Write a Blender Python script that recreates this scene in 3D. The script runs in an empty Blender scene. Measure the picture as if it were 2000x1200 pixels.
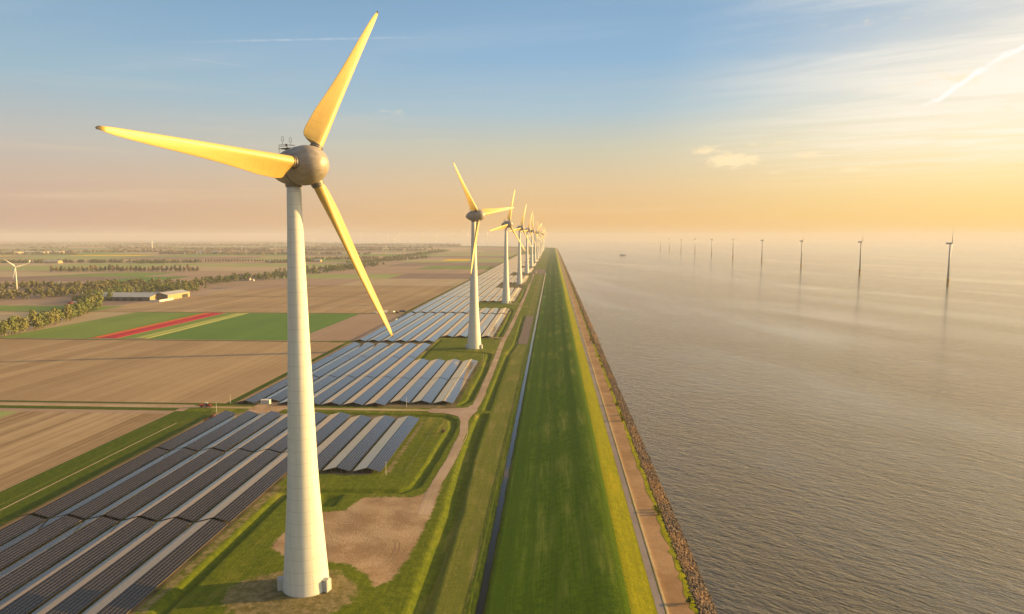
import bpy, math, random
import numpy as np
random.seed(7); RNG = np.random.default_rng(7)
R = math.radians
SC = bpy.context.scene
COL = SC.collection

# ---------------------------------------------------------------- camera
CAM_H, FPX, YAW, PITCH = 113.0, 1350.0, R(3.35), R(5.79)
cd = bpy.data.cameras.new('camera'); cam = bpy.data.objects.new('camera', cd); COL.objects.link(cam)
cd.sensor_width = 36; cd.lens = 36 * FPX / 2000; cd.clip_start = 1; cd.clip_end = 70000
cam.location = (0, 0, CAM_H); cam.rotation_euler = (math.pi / 2 - PITCH, 0, YAW)
SC.camera = cam

def G(px, py, z=0.0):
    """world point at height z seen at pixel (px, py) of the photograph"""
    u = (px - 1000) / FPX; v = (py - 600) / FPX
    f = (-math.sin(YAW) * math.cos(PITCH), math.cos(YAW) * math.cos(PITCH), -math.sin(PITCH))
    r = (math.cos(YAW), math.sin(YAW), 0)
    d = (math.sin(YAW) * math.sin(PITCH), -math.cos(YAW) * math.sin(PITCH), -math.cos(PITCH))
    w = [f[i] + u * r[i] + v * d[i] for i in range(3)]
    t = (z - CAM_H) / w[2]
    return (w[0] * t, w[1] * t)

def DIR(px, py):
    u = (px - 1000) / FPX; v = (py - 600) / FPX
    f = (-math.sin(YAW) * math.cos(PITCH), math.cos(YAW) * math.cos(PITCH), -math.sin(PITCH))
    r = (math.cos(YAW), math.sin(YAW), 0)
    d = (math.sin(YAW) * math.sin(PITCH), -math.cos(YAW) * math.sin(PITCH), -math.cos(PITCH))
    w = np.array([f[i] + u * r[i] + v * d[i] for i in range(3)])
    return w / np.linalg.norm(w)

# ---------------------------------------------------------------- render / exposure
SC.view_settings.view_transform = 'Standard'; SC.view_settings.look = 'None'
SC.view_settings.exposure = 0.95; SC.view_settings.gamma = 1.0
SC.render.engine = 'CYCLES'
SC.cycles.use_denoising = True
SC.cycles.max_bounces = 6; SC.cycles.diffuse_bounces = 2; SC.cycles.glossy_bounces = 3
SC.cycles.volume_bounces = 2; SC.cycles.sample_clamp_indirect = 4.0

def srgb(r, g, b):
    f = lambda c: (c / 255) / 12.92 if c / 255 <= 0.04045 else (((c / 255) + 0.055) / 1.055) ** 2.4
    return (f(r), f(g), f(b), 1)

# ---------------------------------------------------------------- node helpers
class NT:
    def __init__(s, tree): s.t = tree; s.n = tree.nodes; s.l = tree.links
    def node(s, kind, **kw):
        nd = s.n.new(kind)
        for k, v in kw.items(): setattr(nd, k, v)
        return nd
    def put(s, sock, v):
        if isinstance(v, bpy.types.NodeSocket): s.l.new(v, sock)
        else: sock.default_value = v
    def math(s, op, a, b=None, c=None, clamp=False):
        nd = s.node('ShaderNodeMath', operation=op, use_clamp=clamp)
        s.put(nd.inputs[0], a)
        if b is not None: s.put(nd.inputs[1], b)
        if c is not None: s.put(nd.inputs[2], c)
        return nd.outputs[0]
    def vmath(s, op, a, b=None):
        nd = s.node('ShaderNodeVectorMath', operation=op)
        s.put(nd.inputs[0], a)
        if b is not None: s.put(nd.inputs[1], b)
        return nd.outputs['Value'] if op in ('DOT_PRODUCT', 'LENGTH') else nd.outputs[0]
    def ramp(s, fac, stops, interp='LINEAR'):
        nd = s.node('ShaderNodeValToRGB'); cr = nd.color_ramp; cr.interpolation = interp
        while len(cr.elements) < len(stops): cr.elements.new(0.5)
        for e, (p, c) in zip(cr.elements, stops): e.position = p; e.color = c if len(c) == 4 else (*c, 1)
        s.put(nd.inputs[0], fac); return nd.outputs[0]
    def mix(s, fac, a, b, blend='MIX'):
        nd = s.node('ShaderNodeMix', data_type='RGBA', blend_type=blend)
        s.put(nd.inputs[0], fac); s.put(nd.inputs[6], a); s.put(nd.inputs[7], b); return nd.outputs[2]
    def maprange(s, v, a, b, c=0.0, d=1.0, smooth=True):
        nd = s.node('ShaderNodeMapRange', interpolation_type='SMOOTHSTEP' if smooth else 'LINEAR')
        s.put(nd.inputs[0], v); s.put(nd.inputs[1], a); s.put(nd.inputs[2], b); s.put(nd.inputs[3], c); s.put(nd.inputs[4], d)
        return nd.outputs[0]
    def noise(s, vec, scale, detail=3.0, rough=0.55, out=0, dist=0.0):
        nd = s.node('ShaderNodeTexNoise'); s.put(nd.inputs['Vector'], vec)
        nd.inputs['Scale'].default_value = scale; nd.inputs['Detail'].default_value = detail
        nd.inputs['Roughness'].default_value = rough; nd.inputs['Distortion'].default_value = dist
        return nd.outputs[out]
    def mapping(s, vec, scale=(1, 1, 1), rot=(0, 0, 0), loc=(0, 0, 0)):
        if any(rot):
            r = s.node('ShaderNodeMapping'); s.put(r.inputs[0], vec); r.inputs[2].default_value = rot; vec = r.outputs[0]
        nd = s.node('ShaderNodeMapping'); s.put(nd.inputs[0], vec)
        nd.inputs[1].default_value = loc; nd.inputs[3].default_value = scale
        return nd.outputs[0]

# ---------------------------------------------------------------- sun and sky
SUN_AZ, SUN_EL = R(14.0), R(11.0)          # azimuth counted from +X towards +Y
sun_dir = np.array([math.cos(SUN_AZ) * math.cos(SUN_EL), math.sin(SUN_AZ) * math.cos(SUN_EL), math.sin(SUN_EL)])
sd = bpy.data.lights.new('sun', 'SUN'); sun = bpy.data.objects.new('sun', sd); COL.objects.link(sun)
sd.energy = 4.8; sd.angle = R(0.6); sd.color = (1.0, 0.62, 0.18)
from mathutils import Vector, Matrix
sun.rotation_euler = Vector((-sun_dir[0], -sun_dir[1], -sun_dir[2])).to_track_quat('-Z', 'Y').to_euler()

W = bpy.data.worlds.new('World'); SC.world = W; W.use_nodes = True
W.node_tree.nodes.clear(); w = NT(W.node_tree)
tc = w.node('ShaderNodeTexCoord').outputs['Generated']
d = w.vmath('NORMALIZE', tc)
sep = w.node('ShaderNodeSeparateXYZ'); w.put(sep.inputs[0], d)
X, Y, Z = sep.outputs
el = w.math('MULTIPLY', w.math('ARCSINE', Z), 180 / math.pi / 30.0)         # 0..1 for 0..30 degrees
flat = w.vmath('NORMALIZE', w.vmath('MULTIPLY', d, (1, 1, 0)))
az = w.vmath('DOT_PRODUCT', flat, (math.cos(SUN_AZ), math.sin(SUN_AZ), 0))   # 1 towards the sun
def band(stops): return w.ramp(el, [(e / 30.0, srgb(*c)) for e, c in stops])
left = band([(0, (188, 156, 138)), (1.5, (197, 164, 143)), (4, (199, 176, 157)), (7, (186, 184, 178)), (11, (154, 181, 195)), (15, (136, 169, 194)), (20, (116, 150, 180)), (27, (84, 104, 126)), (30, (76, 92, 112))])
mid = band([(0, (222, 174, 112)), (1.5, (227, 182, 122)), (4, (221, 191, 148)), (7, (200, 195, 172)), (10, (168, 190, 200)), (14, (140, 176, 205)), (19, (126, 163, 196)), (27, (90, 112, 134)), (30, (80, 98, 118))])
right = band([(0, (247, 200, 112)), (1.5, (250, 210, 128)), (4, (255, 227, 160)), (7, (255, 238, 198)), (10, (254, 241, 216)), (14, (240, 230, 212)), (18, (205, 208, 208)), (24, (222, 214, 196)), (30, (196, 186, 164))])
c1 = w.mix(w.maprange(az, -0.45, 0.22, smooth=False), left, mid)
azk = w.math('ADD', w.math('SUBTRACT', az, w.math('MULTIPLY', w.maprange(Z, 0.10, 0.30), 0.14)), w.math('MULTIPLY', w.maprange(Z, 0.33, 0.50), 0.30))
c2 = w.mix(w.maprange(azk, 0.26, 0.82), c1, right)
glow = w.maprange(w.vmath('DOT_PRODUCT', d, tuple(sun_dir)), 0.80, 1.0, 0.0, 0.5)
c2 = w.mix(glow, c2, srgb(255, 246, 220))
# thin cirrus on a high sheet: direction projected on a plane overhead
zs = w.math('MAXIMUM', Z, 0.02)
comb = w.node('ShaderNodeCombineXYZ'); w.put(comb.inputs[0], w.math('DIVIDE', X, zs)); w.put(comb.inputs[1], w.math('DIVIDE', Y, zs))
pl = comb.outputs[0]
cir = w.noise(w.mapping(pl, scale=(0.55, 1.6, 1), rot=(0, 0, R(25))), 0.9, 7, 0.62, dist=0.6)
cirm = w.math('MULTIPLY', w.maprange(cir, 0.34, 0.66), w.maprange(az, 0.36, 0.84))
cirm = w.math('MULTIPLY', cirm, w.maprange(Z, 0.05, 0.14))
c3 = w.mix(w.math('MULTIPLY', cirm, 0.95), c2, srgb(255, 246, 230))
cir2 = w.noise(w.mapping(pl, scale=(0.3, 1.2, 1), rot=(0, 0, R(10)), loc=(3, 1, 0)), 0.6, 6, 0.6)
c3 = w.mix(w.math('MULTIPLY', w.math('MULTIPLY', w.maprange(cir2, 0.5, 0.8), w.maprange(Z, 0.06, 0.16)), 0.13), c3, srgb(226, 222, 214))
# low banded thin cloud, warm
bnd = w.noise(w.mapping(d, scale=(1.5, 1.5, 26)), 1.7, 5, 0.6)
c3 = w.mix(w.math('MULTIPLY', w.math('MULTIPLY', w.maprange(bnd, 0.5, 0.8), w.maprange(Z, 0.26, 0.05)), 0.28), c3, srgb(246, 216, 172))
# small fair-weather puffs
puffn = w.maprange(w.noise(w.mapping(d, scale=(1, 1, 2.4)), 30, 7, 0.65), 0.36, 0.62, smooth=False)
acc = None
for (px, py, rx, ry, st) in [(1436, 313, 48, 15, 1.0), (1395, 292, 55, 10, .6), (1578, 302, 26, 8, .6), (1660, 330, 30, 6, .7), (1715, 322, 22, 5, .6), (1500, 340, 30, 5, .45), (1480, 282, 90, 6, .4), (765, 222, 40, 14, .3), (1700, 40, 120, 14, .28), (1850, 150, 170, 26, .35), (1900, 215, 150, 14, .3), (1000, 360, 120, 5, .2)]:
    D0 = DIR(px, py); rt = np.cross(D0, [0, 0, 1]); rt /= np.linalg.norm(rt); up = np.cross(rt, D0)
    a = w.math('MULTIPLY', w.vmath('DOT_PRODUCT', d, tuple(rt)), FPX / rx)
    b = w.math('MULTIPLY', w.vmath('DOT_PRODUCT', w.vmath('SUBTRACT', d, tuple(D0)), tuple(up)), FPX / ry)
    q = w.math('ADD', w.math('POWER', a, 2.0), w.math('POWER', b, 2.0))
    m = w.math('MULTIPLY', w.math('POWER', 2.718, w.math('MULTIPLY', q, -1.0)), st)
    m = w.math('MULTIPLY', m, w.math('GREATER_THAN', w.vmath('DOT_PRODUCT', d, tuple(D0)), 0.0))
    acc = m if acc is None else w.math('MAXIMUM', acc, m)
pm = w.maprange(w.math('MULTIPLY', acc, w.math('ADD', w.math('MULTIPLY', puffn, 1.15), 0.05)), 0.12, 0.6)
c3 = w.mix(w.math('MULTIPLY', pm, 0.85), c3, srgb(255, 230, 184))
# two vapour trails: great circles with ragged edges
def trail(base, pa, pb, width, strength, col, wob, fade=0.25):
    A, B = DIR(*pa), DIR(*pb); N = np.cross(A, B); L = np.linalg.norm(N); N /= L
    T = np.cross(N, A)
    wv = w.math('MULTIPLY', w.math('SUBTRACT', w.noise(d, 26, 4, 0.6), 0.5), wob)
    off = w.math('ABSOLUTE', w.math('ADD', w.vmath('DOT_PRODUCT', d, tuple(N)), wv))
    t = w.math('DIVIDE', w.vmath('DOT_PRODUCT', d, tuple(T)), math.asin(min(1, L)))
    rag = w.math('MULTIPLY', w.math('ADD', w.noise(d, 90, 6, 0.75), 0.1), width)
    m = w.math('MULTIPLY', w.maprange(off, rag, 0.0), w.maprange(w.noise(d, 60, 5, .7), .30, .55, .35, 1.0))
    m = w.math('MULTIPLY', m, w.math('MULTIPLY', w.maprange(t, 0.0, fade), w.maprange(t, 1.0, 1 - fade)))
    m = w.math('MULTIPLY', m, w.math('GREATER_THAN', w.vmath('DOT_PRODUCT', d, tuple(A)), 0.0))
    return w.mix(w.math('MULTIPLY', m, strength), base, col)
c3 = trail(c3, (1785, 214), (2060, 55), 0.0075, 1.0, srgb(255, 252, 245), 0.020, 0.25)
c3 = trail(c3, (300, 84), (900, 71), 0.0034, 0.45, srgb(205, 212, 218), 0.002, 0.45)
c3 = trail(c3, (330, 110), (520, 136), 0.0014, 0.35, srgb(200, 208, 212), 0.002, 0.3)
c3 = w.mix(w.maprange(Z, 0.0, -0.05), c3, srgb(150, 130, 110))
sky = w.node('ShaderNodeTexSky', sky_type='NISHITA'); sky.sun_disc = False
sky.sun_elevation = SUN_EL; sky.sun_rotation = math.pi / 2 - SUN_AZ; sky.altitude = 100; sky.dust_density = 2.5
w.put(sky.inputs[0], d)
bgs = w.node('ShaderNodeBackground'); w.put(bgs.inputs[0], sky.outputs[0]); bgs.inputs[1].default_value = 0.15
bgc = w.node('ShaderNodeBackground'); w.put(bgc.inputs[0], c3); w.put(bgc.inputs[1], w.math('ADD', 0.56, w.math('MULTIPLY', w.maprange(w.vmath('DOT_PRODUCT', d, tuple(sun_dir)), 0.74, 1.0), 1.3)))
# low sky: the evening's haze and cloud; higher up the clear physical sky takes over
ms = w.node('ShaderNodeMixShader'); w.put(ms.inputs[0], w.maprange(w.math('SUBTRACT', Z, w.math('MULTIPLY', w.maprange(az, -0.1, 0.8), 0.4)), 0.50, 0.85)); w.l.new(bgc.outputs[0], ms.inputs[1]); w.l.new(bgs.outputs[0], ms.inputs[2])
wo = w.node('ShaderNodeOutputWorld'); w.l.new(ms.outputs[0], wo.inputs[0])

# ---------------------------------------------------------------- materials
def material(name, base=None, rough=0.8, metal=0.0, build=None, spec=0.3):
    m = bpy.data.materials.new(name); m.use_nodes = True
    t = NT(m.node_tree); p = m.node_tree.nodes['Principled BSDF']
    p.inputs['Roughness'].default_value = rough; p.inputs['Metallic'].default_value = metal
    p.inputs['Specular IOR Level'].default_value = spec
    if base: p.inputs['Base Color'].default_value = (*base, 1)
    if build: build(t, p)
    return m
def pos(t): return t.node('ShaderNodeNewGeometry').outputs['Position']
def objc(t): return t.node('ShaderNodeTexCoord').outputs['Object']
def bump(t, p, h, strength, dist=1.0):
    b = t.node('ShaderNodeBump'); b.inputs['Strength'].default_value = strength; b.inputs['Distance'].default_value = dist
    t.put(b.inputs['Height'], h); t.l.new(b.outputs[0], p.inputs['Normal'])

def grassy(c_dark, c_mid, c_dry, stripes=0.0, dry=0.5, bs=0.6, big=0.02):
    def f(t, p):
        P = pos(t)
        a = t.noise(P, big, 5, 0.6); b = t.noise(P, 0.35, 4, 0.7); c = t.noise(t.mapping(P, scale=(1, .12, 1)), 0.22, 3, 0.6)
        col = t.mix(t.maprange(b, 0.3, 0.7), (*c_dark, 1), (*c_mid, 1))
        m = t.maprange(t.math('ADD', t.math('MULTIPLY', a, 0.6), t.math('MULTIPLY', c, 0.5)), 0.62 - 0.12 * dry, 0.78 - 0.1 * dry)
        col = t.mix(m, col, (*c_dry, 1))
        if stripes:
            s = t.noise(t.mapping(P, scale=(1, 0.004, 1)), 0.16, 2, 0.5)
            col = t.mix(t.maprange(s, 0.4, 0.62, 0, stripes), col, (*c_dark, 1))
        ml = t.noise(t.mapping(P, scale=(1, .03, 1)), 1.3, 3, 0.7)
        col = t.mix(t.maprange(ml, .42, .62, 0, .45), col, (c_dark[0] * .8, c_dark[1] * .8, c_dark[2], 1))
        tf = t.noise(P, 0.75, 6, 0.8)
        col = t.mix(t.maprange(tf, .60, .72, 0, .7), col, (c_dry[0], c_dry[1] * 1.1, c_dry[2], 1))
        col = t.mix(t.maprange(tf, .44, .34, 0, .6), col, (c_dark[0] * .6, c_dark[1] * .6, c_dark[2], 1))
        h = t.math('ADD', t.noise(P, 0.9, 4, 0.75), t.math('MULTIPLY', t.noise(P, 3.5, 2, 0.7), 0.5))
        col = t.mix(t.maprange(h, 0.5, 1.0, 0.0, 0.55), t.mix(0.35, col, (*c_dark, 1)), col)
        t.put(p.inputs['Base Color'], col); bump(t, p, h, bs, 0.6)
    return f
M = {}
def groundb(t, p):
    grassy((.08, .11, .006), (.18, .20, .012), (.31, .25, .05))(t, p)
    col = p.inputs['Base Color'].links[0].from_socket
    P = pos(t); n1 = t.noise(P, .35, 5, .7); n2 = t.noise(P, .07, 4, .6)
    nn = t.math('MULTIPLY', t.math('SUBTRACT', t.math('ADD', t.math('MULTIPLY', n1, .8), t.math('MULTIPLY', n2, .4)), .6), 1.0)
    def mask(name, a, b):
        at = t.node('ShaderNodeAttribute', attribute_name=name)
        return t.maprange(t.math('ADD', at.outputs['Fac'], nn), a, b)
    worn = t.mix(t.maprange(n1, .35, .65), (.15, .115, .045, 1), (.30, .22, .12, 1))
    sand = t.mix(t.maprange(n2, .35, .65), (.29, .185, .105, 1), (.43, .30, .185, 1))
    sand = t.mix(t.maprange(t.noise(t.mapping(P, rot=(0, 0, R(30)), scale=(.12, 1, 1)), .5, 5, .7), .5, .7, 0, .35), sand, (.24, .14, .08, 1))
    col = t.mix(t.math('MULTIPLY', mask('worn', .42, .62), .8), col, worn)
    col = t.mix(mask('sand', .36, .66), col, sand)
    t.put(p.inputs['Base Color'], col)
M['grass'] = material('grass', rough=0.95, spec=0.1, build=groundb)
M['dike_grass'] = material('dike_grass', rough=0.95, spec=0.1, build=grassy((.090, .155, .003), (.21, .29, .008), (.37, .37, .05), 0.9, 0.9, 0.9, 0.012))
M['outer_grass'] = material('outer_grass', rough=0.95, spec=0.1, build=grassy((.16, .17, .003), (.34, .31, .005), (.42, .31, .01), 0.5, 0.5, 1.0))  # sun-facing dike slope: its sunlit yellow is put into the grass colour
M['olive_grass'] = material('olive_grass', rough=0.95, spec=0.1, build=grassy((.12, .14, .02), (.20, .20, .03), (.32, .25, .09), 0.5, 0.8, 0.7, 0.03))
M['bank_grass'] = material('bank_grass', rough=0.95, spec=0.1, build=grassy((.05, .085, .006), (.11, .14, .01), (.18, .16, .03), 0, 0.3, 0.8))

def soil(c1, c2, lines=1.0, rot=0.0, green=None, period=2.6, bigscale=0.006):
    def f(t, p):
        P = t.mapping(pos(t), rot=(0, 0, rot))
        a = t.noise(P, bigscale, 5, 0.6); b = t.noise(P, 0.12, 4, 0.65)
        l1 = t.noise(t.mapping(P, scale=(1, 0.006, 1)), 1.0 / period, 3, 0.7)
        l2 = t.noise(t.mapping(P, scale=(1, 0.01, 1)), 0.05, 3, 0.6)
        v = t.math('ADD', t.math('MULTIPLY', a, 0.4), t.math('ADD', t.math('MULTIPLY', b, 0.12), t.math('MULTIPLY', t.math('SUBTRACT', l1, .5), 0.6 * lines)))
        v = t.math('ADD', v, t.math('MULTIPLY', t.math('SUBTRACT', l2, .5), 0.6 * lines))
        col = t.mix(t.maprange(v, 0.08, 0.44), (*c1, 1), (*c2, 1))
        if green:
            col = t.mix(t.maprange(a, 0.52, 0.68, 0, 0.6), col, (*green, 1))
        t.put(p.inputs['Base Color'], col)
        bump(t, p, t.math('ADD', b, l1), 0.35, 0.35)
    return f
M['soil'] = material('soil', rough=1, spec=0.05, build=soil((.28, .185, .105), (.43, .30, .175), 0.8))
M['soil_near'] = material('soil_near', rough=1, spec=0.05, build=soil((.24, .155, .085), (.44, .315, .19), 1.15, R(0), (.33, .29, .13), 3.4, 0.01))
M['soil_brown'] = material('soil_brown', rough=1, spec=0.05, build=soil((.29, .195, .14), (.40, .285, .205), 0.5))
M['soil_dark'] = material('soil_dark', rough=1, spec=0.05, build=soil((.19, .135, .11), (.28, .20, .165), 0.5))
M['soil_pale'] = material('soil_pale', rough=1, spec=0.05, build=soil((.35, .265, .165), (.46, .355, .225), 0.6))
M['crop'] = material('crop', rough=0.95, spec=0.1, build=soil((.13, .20, .04), (.20, .27, .06), 0.5))
M['crop_pale'] = material('crop_pale', rough=0.95, spec=0.1, build=soil((.22, .27, .08), (.33, .34, .13), 0.6))
M['crop_deep'] = material('crop_deep', rough=0.95, spec=0.1, build=soil((.08, .17, .03), (.125, .225, .045), 0.5))
M['crop_yellow'] = material('crop_yellow', rough=0.95, spec=0.1, build=soil((.70, .42, .01), (.80, .52, .02), 0.5))
M['red_tulips'] = material('red_tulips', rough=0.8, build=soil((.22, .002, .018), (.36, .004, .03), 1.0))
M['orange_tulips'] = material('orange_tulips', rough=0.8, build=soil((.36, .07, .012), (.46, .10, .015), 1.0))
M['pale_flowers'] = material('pale_flowers', rough=0.9, build=soil((.20, .25, .06), (.36, .36, .12), 1.4))

def gravelly(c1, c2, tracks=False, big=0.03):
    def f(t, p):
        P = pos(t); a = t.noise(P, big, 6, 0.65); b = t.noise(P, 1.2, 4, 0.8)
        col = t.mix(t.maprange(a, 0.36, 0.64), (*c1, 1), (*c2, 1))
        col = t.mix(t.maprange(b, 0.35, 0.75, 0, 0.35), col, (c1[0] * .6, c1[1] * .6, c1[2] * .6, 1))
        t.put(p.inputs['Base Color'], col); bump(t, p, b, 0.4, 0.15)
    return f
M['track'] = material('track', rough=1, spec=0.1, build=gravelly((.34, .235, .17), (.46, .33, .25)))
M['sand'] = material('sand', rough=1, spec=0.1, build=gravelly((.30, .185, .10), (.48, .32, .20), big=0.09))
M['worn_soil'] = material('worn_soil', rough=1, spec=0.1, build=gravelly((.13, .12, .05), (.26, .19, .10), big=0.2))
M['road_sand'] = material('road_sand', rough=1, spec=0.1, build=gravelly((.38, .27, .14), (.50, .38, .22)))
M['asphalt'] = material('asphalt', rough=0.9, build=gravelly((.20, .165, .165), (.27, .225, .22)))
M['berm'] = material('berm', rough=0.95, spec=0.1, build=gravelly((.30, .175, .085), (.42, .26, .14), big=0.05))
M['rut'] = material('rut', rough=1, spec=0.1, build=gravelly((.26, .17, .10), (.33, .22, .135)))
M['rubble'] = material('rubble', rough=1, spec=0.05, build=gravelly((.16, .13, .12), (.24, .18, .15), big=0.3))
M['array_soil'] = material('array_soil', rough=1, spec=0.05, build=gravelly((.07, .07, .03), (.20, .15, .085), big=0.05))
M['mud'] = material('mud', base=(.03, .03, .018), rough=0.9)

def rockb(t, p):
    P = pos(t); a = t.noise(P, 0.8, 3, 0.7); b = t.noise(P, 0.05, 3, 0.6)
    c = t.ramp(a, [(0.3, (.035, .028, .024)), (0.5, (.11, .078, .058)), (0.7, (.30, .19, .11))])
    s = t.node('ShaderNodeSeparateXYZ'); t.put(s.inputs[0], P)
    c = t.mix(t.maprange(b, .45, .65, 0, .5), c, (.30, .16, .06, 1))
    t.put(p.inputs['Base Color'], t.mix(t.maprange(s.outputs[2], 4.1, 3.5, 0, .85), c, (.03, .026, .02, 1)))
M['rock'] = material('rock', rough=0.85, build=rockb)

def waterb(t, p):
    P = pos(t)
    def wave(rot, sx, sy, sc, det, dist=0.4): return t.noise(t.mapping(P, rot=(0, 0, rot), scale=(sx, sy, 1)), sc, det, 0.6, dist=dist)
    w1 = wave(R(34), .36, 1, .44, 4); w2 = wave(R(52), .5, 1, .15, 2); w3 = wave(R(14), .6, 1, 1.4, 3)
    h = t.math('ADD', w1, t.math('ADD', t.math('MULTIPLY', w2, 0.9), t.math('MULTIPLY', w3, 0.30)))
    patch = t.noise(t.mapping(P, rot=(0, 0, R(74)), scale=(.16, 1, 1)), .0062, 5, 0.6, dist=1.0)
    gust = t.noise(t.mapping(P, rot=(0, 0, R(30)), scale=(.5, 1, 1)), .022, 3, 0.6)
    calm = t.maprange(patch, 0.40, 0.74)
    st = t.math('MULTIPLY', t.math('SUBTRACT', 1.0, t.math('MULTIPLY', calm, 0.7)), t.math('ADD', 0.6, t.math('MULTIPLY', gust, 0.8)))
    b = t.node('ShaderNodeBump'); b.inputs['Distance'].default_value = 1.2
    t.put(b.inputs['Strength'], t.math('MULTIPLY', st, 1.0)); t.put(b.inputs['Height'], h); t.l.new(b.outputs[0], p.inputs['Normal'])
    t.l.new(b.outputs[0], p.inputs['Coat Normal']); p.inputs['Coat Weight'].default_value = 1.0; p.inputs['Coat IOR'].default_value = 1.36; p.inputs['Coat Roughness'].default_value = 0.10
    t.put(p.inputs['Roughness'], t.math('SUBTRACT', 0.11, t.math('MULTIPLY', calm, 0.03)))
    t.put(p.inputs['Base Color'], (.036, .030, .018, 1)); p.inputs['Specular Tint'].default_value = (1, .93, .80, 1); p.inputs['Coat Tint'].default_value = (1, .95, .86, 1); p.inputs['IOR'].default_value = 1.33
M['water'] = material('water', rough=0.2, spec=0.5, build=waterb)
def ditchw(t, p):
    bump(t, p, t.noise(pos(t), 1.5, 2), 0.06, 0.1)
M['ditch_water'] = material('ditch_water', base=(.02, .02, .012), rough=0.06, spec=0.25, build=ditchw)

def towerb(t, p):
    O = objc(t); s = t.node('ShaderNodeSeparateXYZ'); t.put(s.inputs[0], O)
    ring = t.math('PINGPONG', s.outputs[2], 1.92)
    line = t.maprange(ring, 0.0, 0.07, 1, 0)
    seg = t.math('FLOOR', t.math('DIVIDE', t.math('ADD', s.outputs[2], 1.92), 3.84))
    wn = t.node('ShaderNodeTexWhiteNoise', noise_dimensions='1D'); t.put(wn.inputs['W'], seg)
    an = t.math('ARCTAN2', s.outputs[1], s.outputs[0])
    jt = t.math('PINGPONG', t.math('ADD', an, t.math('MULTIPLY', wn.outputs[0], 3.0)), math.pi / 3)
    jl = t.math('MULTIPLY', t.maprange(jt, 0.0, 0.012, 0.6, 0), t.math('LESS_THAN', s.outputs[2], 95.0))
    st = t.noise(t.mapping(O, scale=(1, 1, .06)), 0.7, 5, 0.65)
    col = t.mix(t.maprange(st, 0.35, 0.75), (.73, .71, .62, 1), (.84, .82, .74, 1))
    col = t.mix(t.math('MULTIPLY', wn.outputs[0], 0.07), col, (.58, .54, .42, 1))
    col = t.mix(t.math('MULTIPLY', t.math('MAXIMUM', line, jl), 0.7), col, (.30, .27, .20, 1))
    t.put(p.inputs['Base Color'], col)
    bump(t, p, t.math('MULTIPLY', line, -1.0), 0.3, 0.05)
M['tower'] = material('tower', rough=0.55, build=towerb)
def bladeb(t, p):
    O = t.node('ShaderNodeUVMap').outputs[0]; s = t.node('ShaderNodeSeparateXYZ'); t.put(s.inputs[0], O)
    r, ch = s.outputs[0], s.outputs[1]                    # metres along the blade, metres from the pitch axis
    ring = t.math('PINGPONG', t.math('ADD', r, 0.4), 1.45)
    l = t.math('MULTIPLY', t.maprange(ring, 0.02, 0.07, 1, 0), t.math('MULTIPLY', t.maprange(r, 25.5, 25.0, 0, 1), t.maprange(ch, 1.0, 1.3)))
    st = t.noise(t.mapping(O, scale=(.12, 1, 1)), 1.2, 4, 0.6)
    col = t.mix(t.maprange(st, .3, .75), (.60, .405, .115, 1), (.66, .45, .14, 1))  # white-grey blades: the yellow of the low sun is put into the base colour
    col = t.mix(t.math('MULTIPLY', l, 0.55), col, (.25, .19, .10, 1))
    t.put(p.inputs['Base Color'], col)
M['blade'] = material('blade', rough=0.4, spec=0.4, build=bladeb)
M['black'] = material('black', base=(.03, .022, .03), rough=0.5)
def nacb(t, p):
    O = objc(t); a = t.noise(t.mapping(O, scale=(.25, 1, 1)), 0.7, 5, 0.65); b = t.noise(O, 0.25, 3, 0.6)
    s = t.node('ShaderNodeSeparateXYZ'); t.put(s.inputs[0], O)
    col = t.mix(t.maprange(a, .3, .7), (.30, .26, .22, 1), (.46, .40, .33, 1))
    col = t.mix(t.maprange(b, .45, .7, 0, .6), col, (.36, .27, .19, 1))
    ln = t.maprange(t.math('PINGPONG', t.math('ARCTAN2', s.outputs[1], t.math('SUBTRACT', s.outputs[2], 135.5)), math.pi / 8), 0, 0.008, 0.4, 0)
    col = t.mix(ln, col, (.10, .08, .06, 1))
    t.put(p.inputs['Base Color'], col); p.inputs['Metallic'].default_value = 0.1
M['nacelle'] = material('nacelle', rough=0.42, spec=0.4, build=nacb)
M['collar'] = material('collar', base=(.24, .21, .18), rough=0.5, metal=0.3)
M['steel'] = material('steel', base=(.32, .31, .29), rough=0.45, metal=0.7)
M['dark_steel'] = material('dark_steel', base=(.07, .065, .06), rough=0.5, metal=0.4)
M['white_paint'] = material('white_paint', base=(.74, .70, .60), rough=0.5)
M['grey_paint'] = material('grey_paint', base=(.50, .49, .46), rough=0.5)
M['yellow_paint'] = material('yellow_paint', base=(.42, .24, .04), rough=0.6)
M['red_paint'] = material('red_paint', base=(.50, .05, .02), rough=0.5)
M['blue_paint'] = material('blue_paint', base=(.03, .06, .13), rough=0.5)
M['tyre'] = material('tyre', base=(.02, .02, .02), rough=0.9)
M['glass'] = material('glass', base=(.03, .04, .05), rough=0.08, spec=0.8)
def ribbed(c, k):
    def f(t, p):
        s = t.node('ShaderNodeSeparateXYZ'); t.put(s.inputs[0], pos(t))
        a = t.math('ADD', s.outputs[0], s.outputs[1])
        r = t.maprange(t.math('PINGPONG', a, k), 0, k, 0, 1)
        n = t.noise(pos(t), 0.1, 3)
        t.put(p.inputs['Base Color'], t.mix(t.maprange(n, .3, .7, 0, .25), (*c, 1), (c[0] * .6, c[1] * .6, c[2] * .6, 1)))
        bump(t, p, r, 0.4, 0.2)
    return f
M['barn_shaded'] = material('barn_shaded', rough=0.6, build=ribbed((.13, .12, .105), 1.0))  # barn sides turned from the sun: shade put into the wall colour
M['barn_sunlit'] = material('barn_sunlit', rough=0.7, build=ribbed((.50, .35, .17), 0.6))  # barn sides facing the sun: yellow sunlight put into the wall colour
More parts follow.
